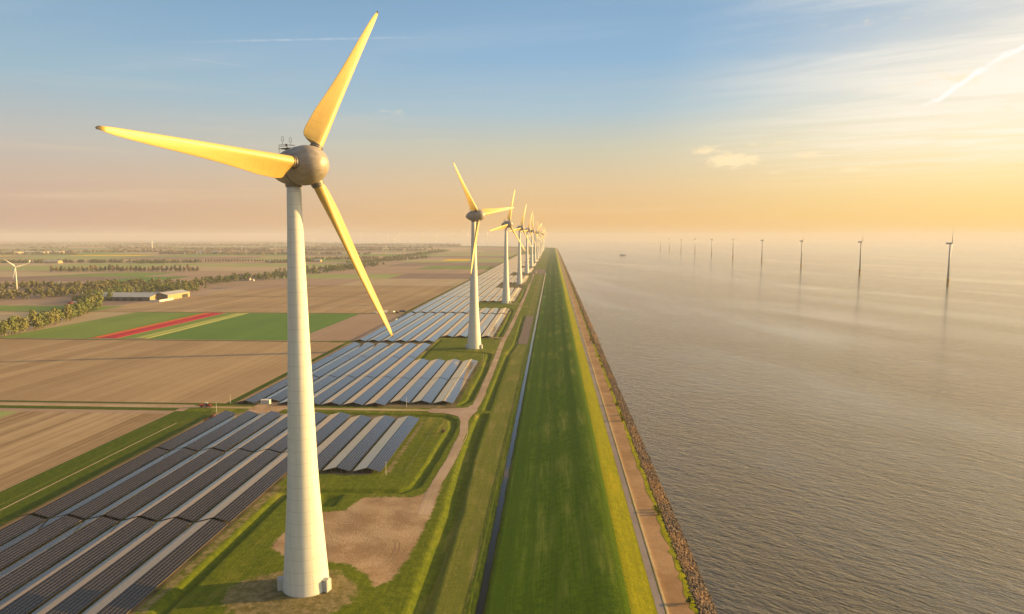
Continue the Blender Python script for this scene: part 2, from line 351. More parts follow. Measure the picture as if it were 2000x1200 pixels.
M['barn_roof'] = material('barn_roof', rough=0.5, build=ribbed((.42, .41, .39), 0.8))
M['tile_roof'] = material('tile_roof', rough=0.8, build=ribbed((.22, .10, .06), 0.3))
M['barn_dark'] = material('barn_dark', base=(.05, .05, .045), rough=0.8)

def panelb(t, p):
    O = objc(t); s = t.node('ShaderNodeSeparateXYZ'); t.put(s.inputs[0], O)
    x, y = t.math('ABSOLUTE', s.outputs[0]), s.outputs[1]
    PX, PY = 1.12, 1.70
    lx = t.maprange(t.math('PINGPONG', t.math('ADD', x, 0.0), PX / 2), 0.02, 0.045, 1, 0)
    ly = t.maprange(t.math('PINGPONG', y, PY / 2), 0.012, 0.03, 0.4, 0)
    line = t.math('MAXIMUM', lx, ly)
    cid = t.node('ShaderNodeCombineXYZ'); t.put(cid.inputs[0], t.math('FLOOR', t.math('DIVIDE', x, PX))); t.put(cid.inputs[1], t.math('FLOOR', t.math('DIVIDE', y, PY)))
    wn = t.node('ShaderNodeTexWhiteNoise', noise_dimensions='3D'); t.put(wn.inputs['Vector'], cid.outputs[0])
    cell = t.mix(wn.outputs[0], (.006, .006, .007, 1), (.012, .011, .011, 1))
    t.put(p.inputs['Base Color'], t.mix(line, cell, (.36, .30, .23, 1)))
    t.put(p.inputs['Roughness'], t.math('ADD', 0.07, t.math('MULTIPLY', wn.outputs[0], 0.04)))
    p.inputs['IOR'].default_value = 1.7; p.inputs['Coat Weight'].default_value = 0.7; p.inputs['Specular Tint'].default_value = (1, .84, .68, 1); p.inputs['Coat Tint'].default_value = (1, .88, .75, 1); p.inputs['Coat IOR'].default_value = 1.65; p.inputs['Coat Roughness'].default_value = 0.05
M['panel'] = material('panel', rough=0.1, spec=0.55, build=panelb)

def leafb(c1, c2, c3):
    def f(t, p):
        oi = t.node('ShaderNodeObjectInfo').outputs['Random']
        a = t.noise(pos(t), 0.35, 3, 0.7); b = t.noise(pos(t), 0.02, 2, 0.6)
        col = t.mix(t.maprange(a, .3, .7), (*c1, 1), (*c2, 1))
        v = t.math('ADD', t.math('MULTIPLY', oi, 0.4), t.math('MULTIPLY', b, 0.8))
        t.put(p.inputs['Base Color'], t.mix(t.maprange(v, .35, .85), col, (*c3, 1)))
        p.inputs['Subsurface Weight'].default_value = 0.0
    return f
M['leaf'] = material('leaf', rough=0.8, spec=0.15, build=leafb((.06, .09, .03), (.13, .165, .055), (.20, .18, .07)))
M['leaf_gold'] = material('leaf_gold', rough=0.8, spec=0.15, build=leafb((.08, .115, .03), (.17, .215, .055), (.24, .22, .07)))
M['leaf_bare'] = material('leaf_bare', rough=0.9, spec=0.1, build=leafb((.09, .08, .045), (.19, .16, .08), (.25, .18, .10)))
M['leaf_bush'] = material('leaf_bush', rough=0.8, spec=0.15, build=leafb((.14, .16, .02), (.28, .27, .04), (.30, .22, .05)))
M['bark'] = material('bark', base=(.10, .075, .05), rough=0.9)

# ---------------------------------------------------------------- mesh helpers
def mesh_np(name, V, F, mats, midx=None, smooth=False, uv=None):
    """F: int array (n,3|4) or list of faces"""
    me = bpy.data.meshes.new(name)
    V = np.asarray(V, dtype=np.float32)
    if isinstance(F, np.ndarray):
        n, k = F.shape
        me.vertices.add(len(V)); me.vertices.foreach_set('co', V.ravel())
        me.loops.add(n * k); me.loops.foreach_set('vertex_index', F.ravel().astype(np.int32))
        me.polygons.add(n); me.polygons.foreach_set('loop_start', (np.arange(n) * k).astype(np.int32))
    else:
        me.from_pydata(V.tolist(), [], F)
    for m in (mats if isinstance(mats, (list, tuple)) else [mats]): me.materials.append(m)
    if midx is not None: me.polygons.foreach_set('material_index', np.asarray(midx, dtype=np.int32))
    if smooth: me.polygons.foreach_set('use_smooth', np.ones(len(me.polygons), dtype=bool))
    if uv is not None:
        l = me.uv_layers.new(name='UVMap'); li = np.zeros(len(me.loops), dtype=np.int32); me.loops.foreach_get('vertex_index', li)
        l.data.foreach_set('uv', np.asarray(uv, dtype=np.float32)[li].ravel())
    me.update(calc_edges=True); me.validate()
    return me
def link(name, me, parent=None, loc=None, rot=None, mat=None):
    o = bpy.data.objects.new(name, me); COL.objects.link(o)
    if parent is not None: o.parent = parent
    if loc is not None: o.location = loc
    if rot is not None: o.rotation_euler = rot
    return o
def tag(o, label=None, cat=None, group=None, kind=None):
    if label: o['label'] = label
    if cat: o['category'] = cat
    if group: o['group'] = group
    if kind: o['kind'] = kind
    return o
class MB:
    def __init__(s): s.v = []; s.f = []; s.m = []
    def add(s, V, F, mi=0):
        o = len(s.v); s.v += [tuple(map(float, p)) for p in V]; s.f += [tuple(i + o for i in f) for f in F]; s.m += [mi] * len(F); return s
    def box(s, c, size, rz=0.0, mi=0, taper=1.0):
        cx, cy, cz = c; a, b, h = size[0] / 2, size[1] / 2, size[2] / 2
        V = []
        for z, k in ((-h, 1.0), (h, taper)):
            for x, y in ((-a, -b), (a, -b), (a, b), (-a, b)):
                x *= k; y *= k
                V.append((cx + x * math.cos(rz) - y * math.sin(rz), cy + x * math.sin(rz) + y * math.cos(rz), cz + z))
        return s.add(V, [(0, 3, 2, 1), (4, 5, 6, 7), (0, 1, 5, 4), (1, 2, 6, 5), (2, 3, 7, 6), (3, 0, 4, 7)], mi)
    def tube(s, pts, r, n=8, mi=0, caps=True):
        pts = [np.array(p, float) for p in pts]; rs = r if isinstance(r, (list, tuple)) else [r] * len(pts)
        V = []
        for i, p in enumerate(pts):
            t = (pts[min(i + 1, len(pts) - 1)] - pts[max(i - 1, 0)]); t /= max(np.linalg.norm(t), 1e-9)
            a = np.cross(t, [0, 0, 1]) if abs(t[2]) < .95 else np.cross(t, [1, 0, 0]); a /= np.linalg.norm(a); b = np.cross(t, a)
            for k in range(n):
                q = 2 * math.pi * k / n; V.append(p + rs[i] * (math.cos(q) * a + math.sin(q) * b))
        F = [(i * n + k, i * n + (k + 1) % n, (i + 1) * n + (k + 1) % n, (i + 1) * n + k) for i in range(len(pts) - 1) for k in range(n)]
        if caps: F += [tuple(range(n - 1, -1, -1)), tuple((len(pts) - 1) * n + k for k in range(n))]
        return s.add(V, F, mi)
    def lathe(s, prof, axis='z', c=(0, 0, 0), n=48, mi=0):
        """prof: list of (along, radius)"""
        V = []
        for a, r in prof:
            for k in range(n):
                q = 2 * math.pi * k / n
                V.append((c[0] + r * math.cos(q), c[1] + r * math.sin(q), c[2] + a) if axis == 'z' else (c[0] + a, c[1] + r * math.cos(q), c[2] + r * math.sin(q)))
        F = [(i * n + k, i * n + (k + 1) % n, (i + 1) * n + (k + 1) % n, (i + 1) * n + k) for i in range(len(prof) - 1) for k in range(n)]
        F += [tuple(range(n - 1, -1, -1)), tuple((len(prof) - 1) * n + k for k in range(n))]
        return s.add(V, F, mi)
    def mesh(s, name, mats, smooth=False): return mesh_np(name, s.v, s.f, mats, s.m, smooth)
    def build(s, name, mats, parent=None, smooth=False, loc=None, rot=None): return link(name, s.mesh(name, mats, smooth), parent, loc, rot)
def shade_auto(o, ang=40):
    me = o.data; me.polygons.foreach_set('use_smooth', np.ones(len(me.polygons), dtype=bool))
    try: me.set_sharp_from_angle(angle=R(ang))
    except Exception: pass
def copy_tree(o, parent=None):
    c = o.copy(); COL.objects.link(c)
    if parent is not None: c.parent = parent
    for ch in [q for q in o.children]: copy_tree(ch, c)
    return c

# ---------------------------------------------------------------- terrain
WATER_Z = 3.5
COAST_Y = [-3000, 6700, 7400, 9000, 14000, 25000]; COAST_X = [0, 0, -350, -2150, -5200, -9000]
def coast(y): return np.interp(y, COAST_Y, COAST_X)
PS = [-18.5, -16, -6, 15, 19, 21, 23, 24.5, 30.5, 33.2, 33.6, 34.6, 41, 42.5, 49, 56, 75, 76000]
PZ = [0, .25, 1.35, 7.8, 8.55, 8.7, 8.5, 8.0, 5.55, 5.4, 5.45, 5.25, 5.15, 4.9, 3.25, .5, -1.5, -1.5]
def seg_dist(x, y, pts):
    best = np.full(x.shape, 1e9)
    for (ax, ay), (bx, by) in zip(pts[:-1], pts[1:]):
        dx, dy = bx - ax, by - ay; L2 = dx * dx + dy * dy
        t = np.clip(((x - ax) * dx + (y - ay) * dy) / L2, 0, 1)
        best = np.minimum(best, np.hypot(x - ax - t * dx, y - ay - t * dy))
    return best
DITCHES = [
    ([(-39.8, 60), (-39.9, 199), (-40.4, 274), (-41.5, 289), (-43.3, 340), (-44.3, 390), (-44.2, 431)], 5.2, 1.9, 0.5),
    ([(-43, 443), (-43, 560), (-42.9, 650), (-38.5, 725), (-40, 850), (-41.5, 980)], 3.2, 1.2, 0.4),
    ([(-150, 293), (-104, 294), (-67, 295.3), (-62, 302), (-60.3, 340), (-59, 400), (-61.5, 417), (-68, 425.5), (-84, 427), (-190, 430.5)], 3.4, 1.3, 0.4),
    ([(-118, 60), (-118, 292)], 3.2, 1.3, 0.4),
    ([(-74, 450.5), (-62, 456), (-57.5, 468), (-57.3, 575), (-60.5, 655), (-62, 664), (-70, 668.5), (-109, 677), (-124, 683)], 3.0, 1.3, 0.4),
    ([(-122, 625), (-124, 683), (-123, 750)], 3.0, 1.1, 0.4),
    ([(-120, 758), (-64, 761), (-60.5, 776), (-60, 850), (-61.5, 1050), (-66, 1085), (-112, 1096)], 3.0, 1.2, 0.4),
    ([(-118, 1196), (-60, 1194), (-57, 1300), (-60, 1500), (-70, 1530), (-118, 1545)], 3.0, 1.1, 0.4),
    ([(-58, 1690), (-60, 1995), (-70, 2010)], 3.0, 1.0, 0.4),
    ([(-225, 60), (-224, 429)], 2.4, 0.8, 0.4),
]
POND = (-102, -91, 276, 291)
def height(x, y):
    x = np.asarray(x, float); y = np.asarray(y, float)
    s = x - coast(y)
    z = np.where(s > -18.5, np.interp(s, PS, PZ), 0.0)
    q = s + 21.6                                     # long ditch at the inner toe of the dike
    dd = np.where(y < 2250, -1.5 * np.clip(1 - np.maximum(np.abs(q) - 1.0, 0) / 2.0, 0, 1), 0)
    z = z + dd
    near = (y < 2100) & (x < -15) & (x > -300)
    if near.any():
        xn, yn = x[near], y[near]; zz = np.zeros(xn.shape)
        for pts, hw, dep, fl in DITCHES:
            ds = seg_dist(xn, yn, pts)
            k = np.clip(1 - np.maximum(ds - fl, 0) / (hw - fl), 0, 1)
            zz = np.minimum(zz, -dep * k * k * (3 - 2 * k))
        e = np.minimum(np.minimum(xn - POND[0], POND[1] - xn), np.minimum(yn - POND[2], POND[3] - yn))
        zz = np.minimum(zz, -1.4 * np.clip(e / 2.5, 0, 1))
        und = 0.10 * np.sin(xn * .31 + yn * .07) * np.sin(yn * .11 - xn * .05)
        zz += np.where((zz > -.02) & (xn > -120) & (xn < -26), und * np.clip((-26 - xn) / 6, 0, 1) - .1, 0)
        z[near] += zz
    return z
def H1(x, y): return float(height(np.array([x]), np.array([y]))[0])

def fr(a, b, st): return list(np.arange(a, b, st))
xs = [-24000, -16000, -9000, -5000, -3000, -1800, -1000, -600, -400, -300, -260] + fr(-240, -205, 1.5) + fr(-205, -128, 11) + fr(-128, -26, 0.9) + fr(-26, -15, 0.5) + fr(-15, 15, 3) + fr(15, 45, 0.75) + fr(45, 60, 1.5) + [60, 75, 110, 200, 500, 1500, 5000, 12000, 24000]
ys = [-400, -100, 60, 120] + fr(150, 460, 1.2) + fr(460, 800, 2) + fr(800, 1300, 4) + fr(1300, 2300, 10) + fr(2300, 6700, 110) + [6700, 6850, 7000, 7400, 8000, 9000, 11000, 14000, 18000, 21000]
xs = np.array(sorted(set(np.round(xs, 3)))); ys = np.array(sorted(set(np.round(ys, 3))))
GX, GY = np.meshgrid(xs, ys)
# beyond the straight stretch the columns follow the bending coast
GXs = GX + np.where(GY > 6700, coast(GY), 0) * np.clip(1 - np.abs(GX) / 24000, 0, 1)
GZ = height(GXs.ravel(), GY.ravel()).reshape(GXs.shape)
nx, ny = len(xs), len(ys)
idx = np.arange(nx * ny).reshape(ny, nx)
F = np.stack([idx[:-1, :-1], idx[:-1, 1:], idx[1:, 1:], idx[1:, :-1]], -1).reshape(-1, 4)
xm = np.repeat(((xs[:-1] + xs[1:]) / 2)[None, :], ny - 1, 0).ravel(); ym = np.repeat(((ys[:-1] + ys[1:]) / 2)[:, None], nx - 1, 1).ravel()
mi = np.zeros(len(F), int)
mi[(xm > -19.5) & (xm < 22.8)] = 1
mi[(xm >= 22.8) & (xm < 30.6)] = 2
mi[(xm >= 30.6) & (xm < 42.5)] = 3
mi[(xm >= 42.5)] = 4
mi[(xm > -38) & (xm < -24.5) & (ym < 2300)] = 5
mi[(xm < -245) & (xm > -40000)] = 6
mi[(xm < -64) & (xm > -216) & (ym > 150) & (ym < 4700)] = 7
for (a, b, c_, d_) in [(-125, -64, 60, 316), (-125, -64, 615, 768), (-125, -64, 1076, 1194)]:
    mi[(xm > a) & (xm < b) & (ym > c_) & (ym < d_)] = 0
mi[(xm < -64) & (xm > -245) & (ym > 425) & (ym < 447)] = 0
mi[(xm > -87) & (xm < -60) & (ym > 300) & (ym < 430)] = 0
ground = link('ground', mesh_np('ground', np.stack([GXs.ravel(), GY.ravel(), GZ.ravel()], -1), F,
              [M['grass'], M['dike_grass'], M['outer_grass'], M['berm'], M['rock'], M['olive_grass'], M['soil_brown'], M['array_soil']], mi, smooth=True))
def in_poly(x, y, poly):
    ins = np.zeros(x.shape, bool)
    for (ax, ay), (bx, by) in zip(poly, poly[1:] + poly[:1]):
        c = ((ay > y) != (by > y)) & (x < (bx - ax) * (y - ay) / (by - ay + 1e-12) + ax); ins ^= c
    return ins
def soft(poly, wid):
    x, y = GXs.ravel(), GY.ravel(); out = np.zeros(x.shape)
    m = (x > -140) & (x < -20) & (y < 1300); dd = seg_dist(x[m], y[m], poly + poly[:1]); sg = np.where(in_poly(x[m], y[m], poly), 1, -1)
    out[m] = np.clip(.5 + .5 * dd * sg / wid, 0, 1); return out
YARD = [(-49.2, 262), (-49.6, 285), (-49.8, 303), (-54.8, 303), (-56, 293), (-61, 289), (-82, 287.5), (-85, 273), (-94, 270.5), (-102, 256), (-103, 238), (-95, 231), (-86, 226), (-78, 227.5), (-69, 226), (-62, 219), (-57, 211), (-52.5, 217), (-50.2, 232)]
WORN = [(-79.3 + 21 * math.cos(a) - 3, 205 + 17 * math.sin(a)) for a in np.linspace(0, 2 * math.pi, 24, endpoint=False)]
for nm, arr in (('sand', soft(YARD, 3.0)), ('worn', np.maximum.reduce([soft(WORN, 7.0), .75 * soft(YARD, 9.0), .7 * soft([(-126, 170), (-121, 170), (-121, 300), (-126, 300)], 3), .7 * soft([(-81, 318), (-77, 318), (-77, 412), (-81, 412)], 2), .6 * soft([(-66, 460), (-63, 460), (-63, 620), (-66, 620)], 2)]))):
    at = ground.data.attributes.new(nm, 'FLOAT', 'POINT'); at.data.foreach_set('value', arr.astype(np.float32))
tag(ground, kind='structure')

# lake
wp = [(47.5, -400), (47.5, 6700)]
pts = [(c + 47.5, y) for y, c in zip(COAST_Y[1:-1], COAST_X[1:-1])] + [(float(coast(21000)) + 47.5, 21000)]
V = [(47.5, -400, WATER_Z)] + [(x, y, WATER_Z) for x, y in pts]
V2 = [(24000, y, WATER_Z) for (_, y, _) in V]
n = len(V); lake = mesh_np('water', V + V2, [(i, n + i, n + i + 1, i + 1) for i in range(n - 1)], M['water'])
tag(link('water', lake), kind='structure')
# ditch water (sheets down in the ditches)
def ribbon(name, pts, width, z, mat, dz=None, step=6.0, zfun=None, wob=0.0):
    P = []
    for (ax, ay), (bx, by) in zip(pts[:-1], pts[1:]):
        L = math.hypot(bx - ax, by - ay); k = max(1, int(L / step))
        P += [(ax + (bx - ax) * i / k, ay + (by - ay) * i / k) for i in range(k)]
    P.append(pts[-1]); P = np.array(P)
    T = np.gradient(P, axis=0); T /= np.maximum(np.linalg.norm(T, axis=1), 1e-9)[:, None]; N = np.stack([T[:, 1], -T[:, 0]], -1)
    wd = (np.interp(np.linspace(0, 1, len(P)), np.linspace(0, 1, len(width)), width) if isinstance(width, (list, tuple)) else np.full(len(P), width)) / 2
    r1 = RNG.normal(0, wob, len(P)); r2 = RNG.normal(0, wob, len(P))
    A = P - N * (wd + r1)[:, None]; B = P + N * (wd + r2)[:, None]
    cols = [A + (B - A) * k / 4 for k in range(5)]
    VV = []
    for c in cols:
        zz = np.full(len(P), z) if zfun is None else height(c[:, 0], c[:, 1]) + z
        VV.append(np.column_stack([c, zz]))
    V = np.concatenate(VV); m = len(P)
    F = np.array([(k * m + i, (k + 1) * m + i, (k + 1) * m + i + 1, k * m + i + 1) for k in range(4) for i in range(m - 1)])
    return link(name, mesh_np(name, V, F, mat))
tag(ribbon('ditch_water', [(-21.6, y) for y in fr(60, 2250, 5)], 2.3, -0.95, M['ditch_water'], wob=0.14), kind='structure')

# ---------------------------------------------------------------- dike strips
def strip(name, s0, s1, y0, y1, mat, dz, kind='structure', step=None, wob=0.0):
    Y = []; y = y0
    while y < y1: Y.append(y); y += max(3.0, y * 0.012)
    Y.append(y1); Y = np.array(Y)
    S = np.array([s0 + (s1 - s0) * k / 3 for k in range(4)])
    XX, YY = np.meshgrid(S, Y); XX = XX + 0.0
    XX[:, 0] += RNG.normal(0, wob, len(Y)); XX[:, -1] += RNG.normal(0, wob, len(Y))
    ZZ = height(XX.ravel(), YY.ravel()).reshape(XX.shape) + dz
    m = len(Y); ii = np.arange(m * 4).reshape(m, 4)
    F = np.stack([ii[:-1, :-1], ii[:-1, 1:], ii[1:, 1:], ii[1:, :-1]], -1).reshape(-1, 4)
    o = link(name, mesh_np(name, np.stack([XX.ravel(), YY.ravel(), ZZ.ravel()], -1), F, mat)); return tag(o, kind=kind)
strip('dike_road', 30.7, 33.1, 60, 6700, M['asphalt'], 0.03)
strip('kerb', 33.25, 34.1, 60, 6700, M['road_sand'], 0.12, wob=0.03)
strip('grass_verge', 33.0, 33.3, 60, 1500, M['outer_grass'], 0.06, 'stuff', wob=0.12)
strip('grass_verge', 41.0, 43.4, 60, 6700, M['outer_grass'], 0.06, 'stuff', wob=0.45)
strip('grass_verge', -25.6, -24.2, 60, 2200, M['bank_grass'], 0.05, 'stuff', wob=0.25)

# riprap
def ico():
    t = (1 + 5 ** .5) / 2
    v = np.array([(-1, t, 0), (1, t, 0), (-1, -t, 0), (1, -t, 0), (0, -1, t), (0, 1, t), (0, -1, -t), (0, 1, -t), (t, 0, -1), (t, 0, 1), (-t, 0, -1), (-t, 0, 1)], float)
    v /= np.linalg.norm(v[0])
    f = np.array([(0, 11, 5), (0, 5, 1), (0, 1, 7), (0, 7, 10), (0, 10, 11), (1, 5, 9), (5, 11, 4), (11, 10, 2), (10, 7, 6), (7, 1, 8), (3, 9, 4), (3, 4, 2), (3, 2, 6), (3, 6, 8), (3, 8, 9), (4, 9, 5), (2, 4, 11), (6, 2, 10), (8, 6, 7), (9, 8, 1)])
    return v, f
def rocks(name, n, yfun, smin, smax):
    v0, f0 = ico(); y = yfun(RNG.random(n)); s = 43.0 + 5.6 * RNG.random(n) ** 0.8 + RNG.normal(0, .25, n)
    z = height(s, y) + 0.1; sc = (smin + (smax - smin) * RNG.random(n) ** 2)[:, None] * RNG.uniform(.6, 1.2, (n, 3))
    V = v0[None] * sc[:, None, :] * RNG.uniform(.75, 1.2, (n, 12, 1))
    a = RNG.uniform(0, 6.28, n); c, q = np.cos(a)[:, None], np.sin(a)[:, None]
    X = V[..., 0] * c - V[..., 1] * q + s[:, None]; Yy = V[..., 0] * q + V[..., 1] * c + y[:, None]; Zz = V[..., 2] * .8 + z[:, None]
    V = np.stack([X, Yy, Zz], -1).reshape(-1, 3)
    F = (f0[None] + (np.arange(n) * 12)[:, None, None]).reshape(-1, 3)
    return tag(link(name, mesh_np(name, V, F, M['rock'])), 'brown grey riprap boulders heaped along the water edge', 'rocks', kind='stuff')
rocks('riprap', 15000, lambda u: 150 * np.exp(u * math.log(700 / 150.)), .2, .75)
rocks('riprap', 6500, lambda u: 700 + 4500 * u ** 1.6, .8, 1.9)

# ---------------------------------------------------------------- ground sheets
def patch(name, poly, z, mat, kind='structure', drape=False):
    if drape:
        return
    V = [(x, y, z) for x, y in poly]
    return tag(link(name, mesh_np(name, V, [tuple(range(len(V)))], mat)), kind=kind)
def rect(name, x0, x1, y0, y1, z, mat, kind='structure'):
    return patch(name, [(x0, y0), (x1, y0), (x1, y1), (x0, y1)], z, mat, kind)
def blob(name, poly, z, mat, jit=0.7, step=2.5):
    """ground sheet with a ragged outline"""
    out = []
    for (a, b) in zip(poly, poly[1:] + poly[:1]):
        L = math.hypot(b[0] - a[0], b[1] - a[1]); k = max(1, int(L / step))
        for i in range(k): out.append((a[0] + (b[0] - a[0]) * i / k + random.gauss(0, jit), a[1] + (b[1] - a[1]) * i / k + random.gauss(0, jit)))
    return patch(name, out, z, mat)
# service track and pads
TR = [(-52, 270), (-52.6, 282), (-53, 300), (-51.2, 335), (-50.6, 387), (-53.6, 415), (-54, 432), (-51, 455), (-50.5, 480), (-51.5, 600), (-53, 700), (-53.5, 745), (-52, 830), (-52, 1110), (-53, 1500), (-55, 1700), (-57, 2120)]
tag(ribbon('service_track', TR, 5.0, 0.06, M['track'], zfun=True, step=4, wob=0.12), kind='structure')
blob('gravel_apron', [(-52, 418), (-55, 410), (-58.5, 425), (-66, 431), (-80, 434), (-80, 444), (-66, 445), (-56, 449), (-49.5, 470), (-48.5, 440)], 0.09, M['track'], .35)
th = np.linspace(0, 2 * math.pi, 40, endpoint=False)
for k in range(1, 8):
    yt = 210.3 + 485 * k
    rect('gravel_apron', -75, -53, yt + (70 if k == 1 else -22), yt + (76 if k == 1 else -15), 0.08, M['track'])
for off in (0, 1.7):
    arc = [(-63.5 + off + 7 * math.cos(a), 236 + 13 * math.sin(a)) for a in np.linspace(-1.5, .9, 18)]
    tag(ribbon('wheel_rut', arc, .28, 0.05, M['rut'], step=1.5, zfun=True, wob=.05), kind='structure')
for off in (-.9, .9):
    tag(ribbon('wheel_rut', [(x + off, y) for x, y in TR], .55, 0.075, M['road_sand'], step=4, zfun=True, wob=.1), kind='structure')
# cross road and verges
rect('farm_road', -2600, -60, 437.2, 441.8, 0.05, M['road_sand'])
rect('gravel_apron', -199, -176, 424, 456, 0.07, M['sand'])
# fields next to the arrays
rect('field', -345, -246, 60, 421, 0.06, M['soil_near'])
rect('field', -2600, -346, 60, 421, 0.06, M['crop_pale'])
patch('field', [(-346, 60), (-345.5, 60), (-345.5, 421), (-346, 421)], 0.08, M['soil_pale'])
rect('grass_margin', -245, -216, 60, 428, 0.03, M['bank_grass'])
tag(ribbon('wheel_track', [(-233, y) for y in fr(60, 420, 20)], 0.7, 0.07, M['olive_grass'], wob=.12), kind='structure')
tag(ribbon('wheel_track', [(-228.5, y) for y in fr(60, 420, 20)], 0.8, 0.07, M['soil_pale'], wob=.12), kind='structure')
rect('field', -1400, -222, 450, 724, 0.06, M['soil'])
rect('grass_margin', -2600, -222, 446, 449.6, 0.07, M['bank_grass'])
rect('grass_margin', -2600, -246, 429, 436, 0.07, M['bank_grass'])
# flower and crop strips between the two cross ditches
rect('field', -1400, -625, 736, 1000, 0.06, M['soil_pale'])
rect('field', -624.6, -518, 736, 1000, 0.07, M['crop'])
rect('field', -486, -470, 736, 1000, 0.07, M['crop'])
rect('field', -450, -284, 736, 1000, 0.07, M['crop_deep'])
rect('field', -283.5, -216, 736, 1000, 0.07, M['soil_brown'])
def bed(name, x0, x1, y0, y1, mat, label, cat):
    m = MB()
    nrow = max(2, int((x1 - x0) / 1.9))
    for i in range(nrow):
        xa = x0 + (x1 - x0) * i / nrow
        m.box((xa + .8, (y0 + y1) / 2, .22), (1.55, y1 - y0, .42))
    return tag(m.build(name, [mat]), label, cat, kind='stuff')
bed('tulip_bed', -516.5, -508, 740, 996, M['orange_tulips'], 'thin orange band of tulips along the red strip', 'flower bed')
bed('tulip_bed', -507.6, -487, 740, 997, M['red_tulips'], 'long crimson strip of tulips in the green field', 'flower bed')
bed('flower_bed', -468, -451, 740, 996, M['pale_flowers'], 'pale yellow flower strip beside the dark green crop', 'flower bed')
for (xa, xb, y) in [(-1400, -222, 729), (-1400, -222, 1003.5), (-900, -222, 1285.5), (-900, -222, 1570)]:
    tag(ribbon('ditch_bank', [(xa, y), (xb, y)], 3.6, 0.12, M['bank_grass'], step=30, wob=.25), kind='structure')
    tag(ribbon('ditch_bank', [(xa, y + 3), (xb, y + 3)], 1.1, 0.16, M['soil_pale'], step=30, wob=.15), kind='structure')
# brown plot between track and dike ditch, excavated ground farther on
blob('bare_plot', [(-36, 725), (-26.5, 723), (-26.2, 985), (-37.5, 985)], 0.09, M['rubble'], .5, 6)
blob('bare_plot', [(-62, 2110), (-24, 2120), (-24, 2440), (-60, 2440)], 0.09, M['rubble'], 1.5, 15)
# fields behind: farm plot
rect('field', -1400, -700, 1006, 1090, 0.07, M['crop'])
rect('field', -860, -720, 1100, 1175, 0.09, M['soil_dark'])
patch('field', [(-700, 1006), (-222, 1006), (-222, 1283), (-690, 1283), (-705, 1180), (-715, 1060)], 0.06, M['soil'])
patch('field', [(-665, 1288), (-222, 1288), (-222, 1567), (-560, 1567), (-700, 1400)], 0.06, M['soil'])
patch('field', [(-840, 1573), (-500, 1573), (-500, 1850), (-790, 1850)], 0.06, M['soil_brown'])
rect('field', -499, -222, 1573, 1850, 0.06, M['soil_pale'])
rect('field', -780, -450, 1853, 2080, 0.06, M['crop_pale'])
rect('field', -449, -222, 1853, 2130, 0.06, M['soil_dark'])
rect('field', -800, -222, 2133, 2410, 0.06, M['soil_brown'])
rect('field', -480, -240, 2415, 2670, 0.07, M['crop'])
rect('field', -760, -481, 2415, 2670, 0.06, M['soil_brown'])
rect('field', -650, -222, 2675, 3060, 0.06, M['soil_dark'])
rect('field', -680, -222, 3063, 3240, 0.07, M['crop_pale'])
rect('field', -530, -400, 3250, 3520, 0.10, M['crop_yellow'])
rect('field', -399, -222, 3250, 3600, 0.07, M['crop_pale'])
rect('field', -760, -531, 3250, 3600, 0.07, M['soil_pale'])
# left part, behind the grove
patch('field', [(-1800, 1690), (-1150, 1690), (-1170, 1900), (-1500, 1900)], 0.06, M['soil_dark'])
patch('field', [(-1149, 1640), (-1000, 1660), (-1040, 1940), (-1169, 1900)], 0.07, M['crop_deep'])
patch('field', [(-1500, 1903), (-1169, 1903), (-1190, 2130), (-1350, 2130)], 0.07, M['crop'])
patch('field', [(-3200, 1700), (-1801, 1700), (-1501, 1903), (-1400, 2150), (-3200, 2150)], 0.06, M['soil_pale'])
patch('field', [(-1168, 1903), (-860, 1903), (-900, 2180), (-1189, 2180)], 0.06, M['soil_brown'])
rect('field', -3600, -1500, 2230, 2600, 0.06, M['crop_pale'])
rect('field', -1499, -840, 2230, 2600, 0.07, M['soil_pale'])
rect('field', -3600, -2000, 2605, 2880, 0.06, M['soil_pale'])
rect('field', -1999, -850, 2605, 2880, 0.06, M['crop_pale'])
mats = [M['soil'], M['soil_pale'], M['soil_brown'], M['soil_pale'], M['crop_pale'], M['crop'], M['soil_dark'], M['soil']]
rr = random.Random(3)
y = 3080.0
while y < 12500:
    dy = rr.uniform(260, 420) * (1 + (y - 3000) / 9000)
    x = -800.0 if y < 3700 else -240.0
    lim = -9500
    while x > lim:
        dx = rr.uniform(240, 720) * (1 + (y - 3000) / 9000)
        if x < float(coast(y + dy)) - 60:
            rect('field', x - dx + 8, x, y + 8, y + dy, 0.08, rr.choice(mats))
        x -= dx
    y += dy
rect('field', *(-2817 - 120, -2470, 4000, 4230), 0.16, M['crop_yellow'])
rect('field', *(-3600, -3190, 3850, 3985), 0.16, M['crop_yellow'])

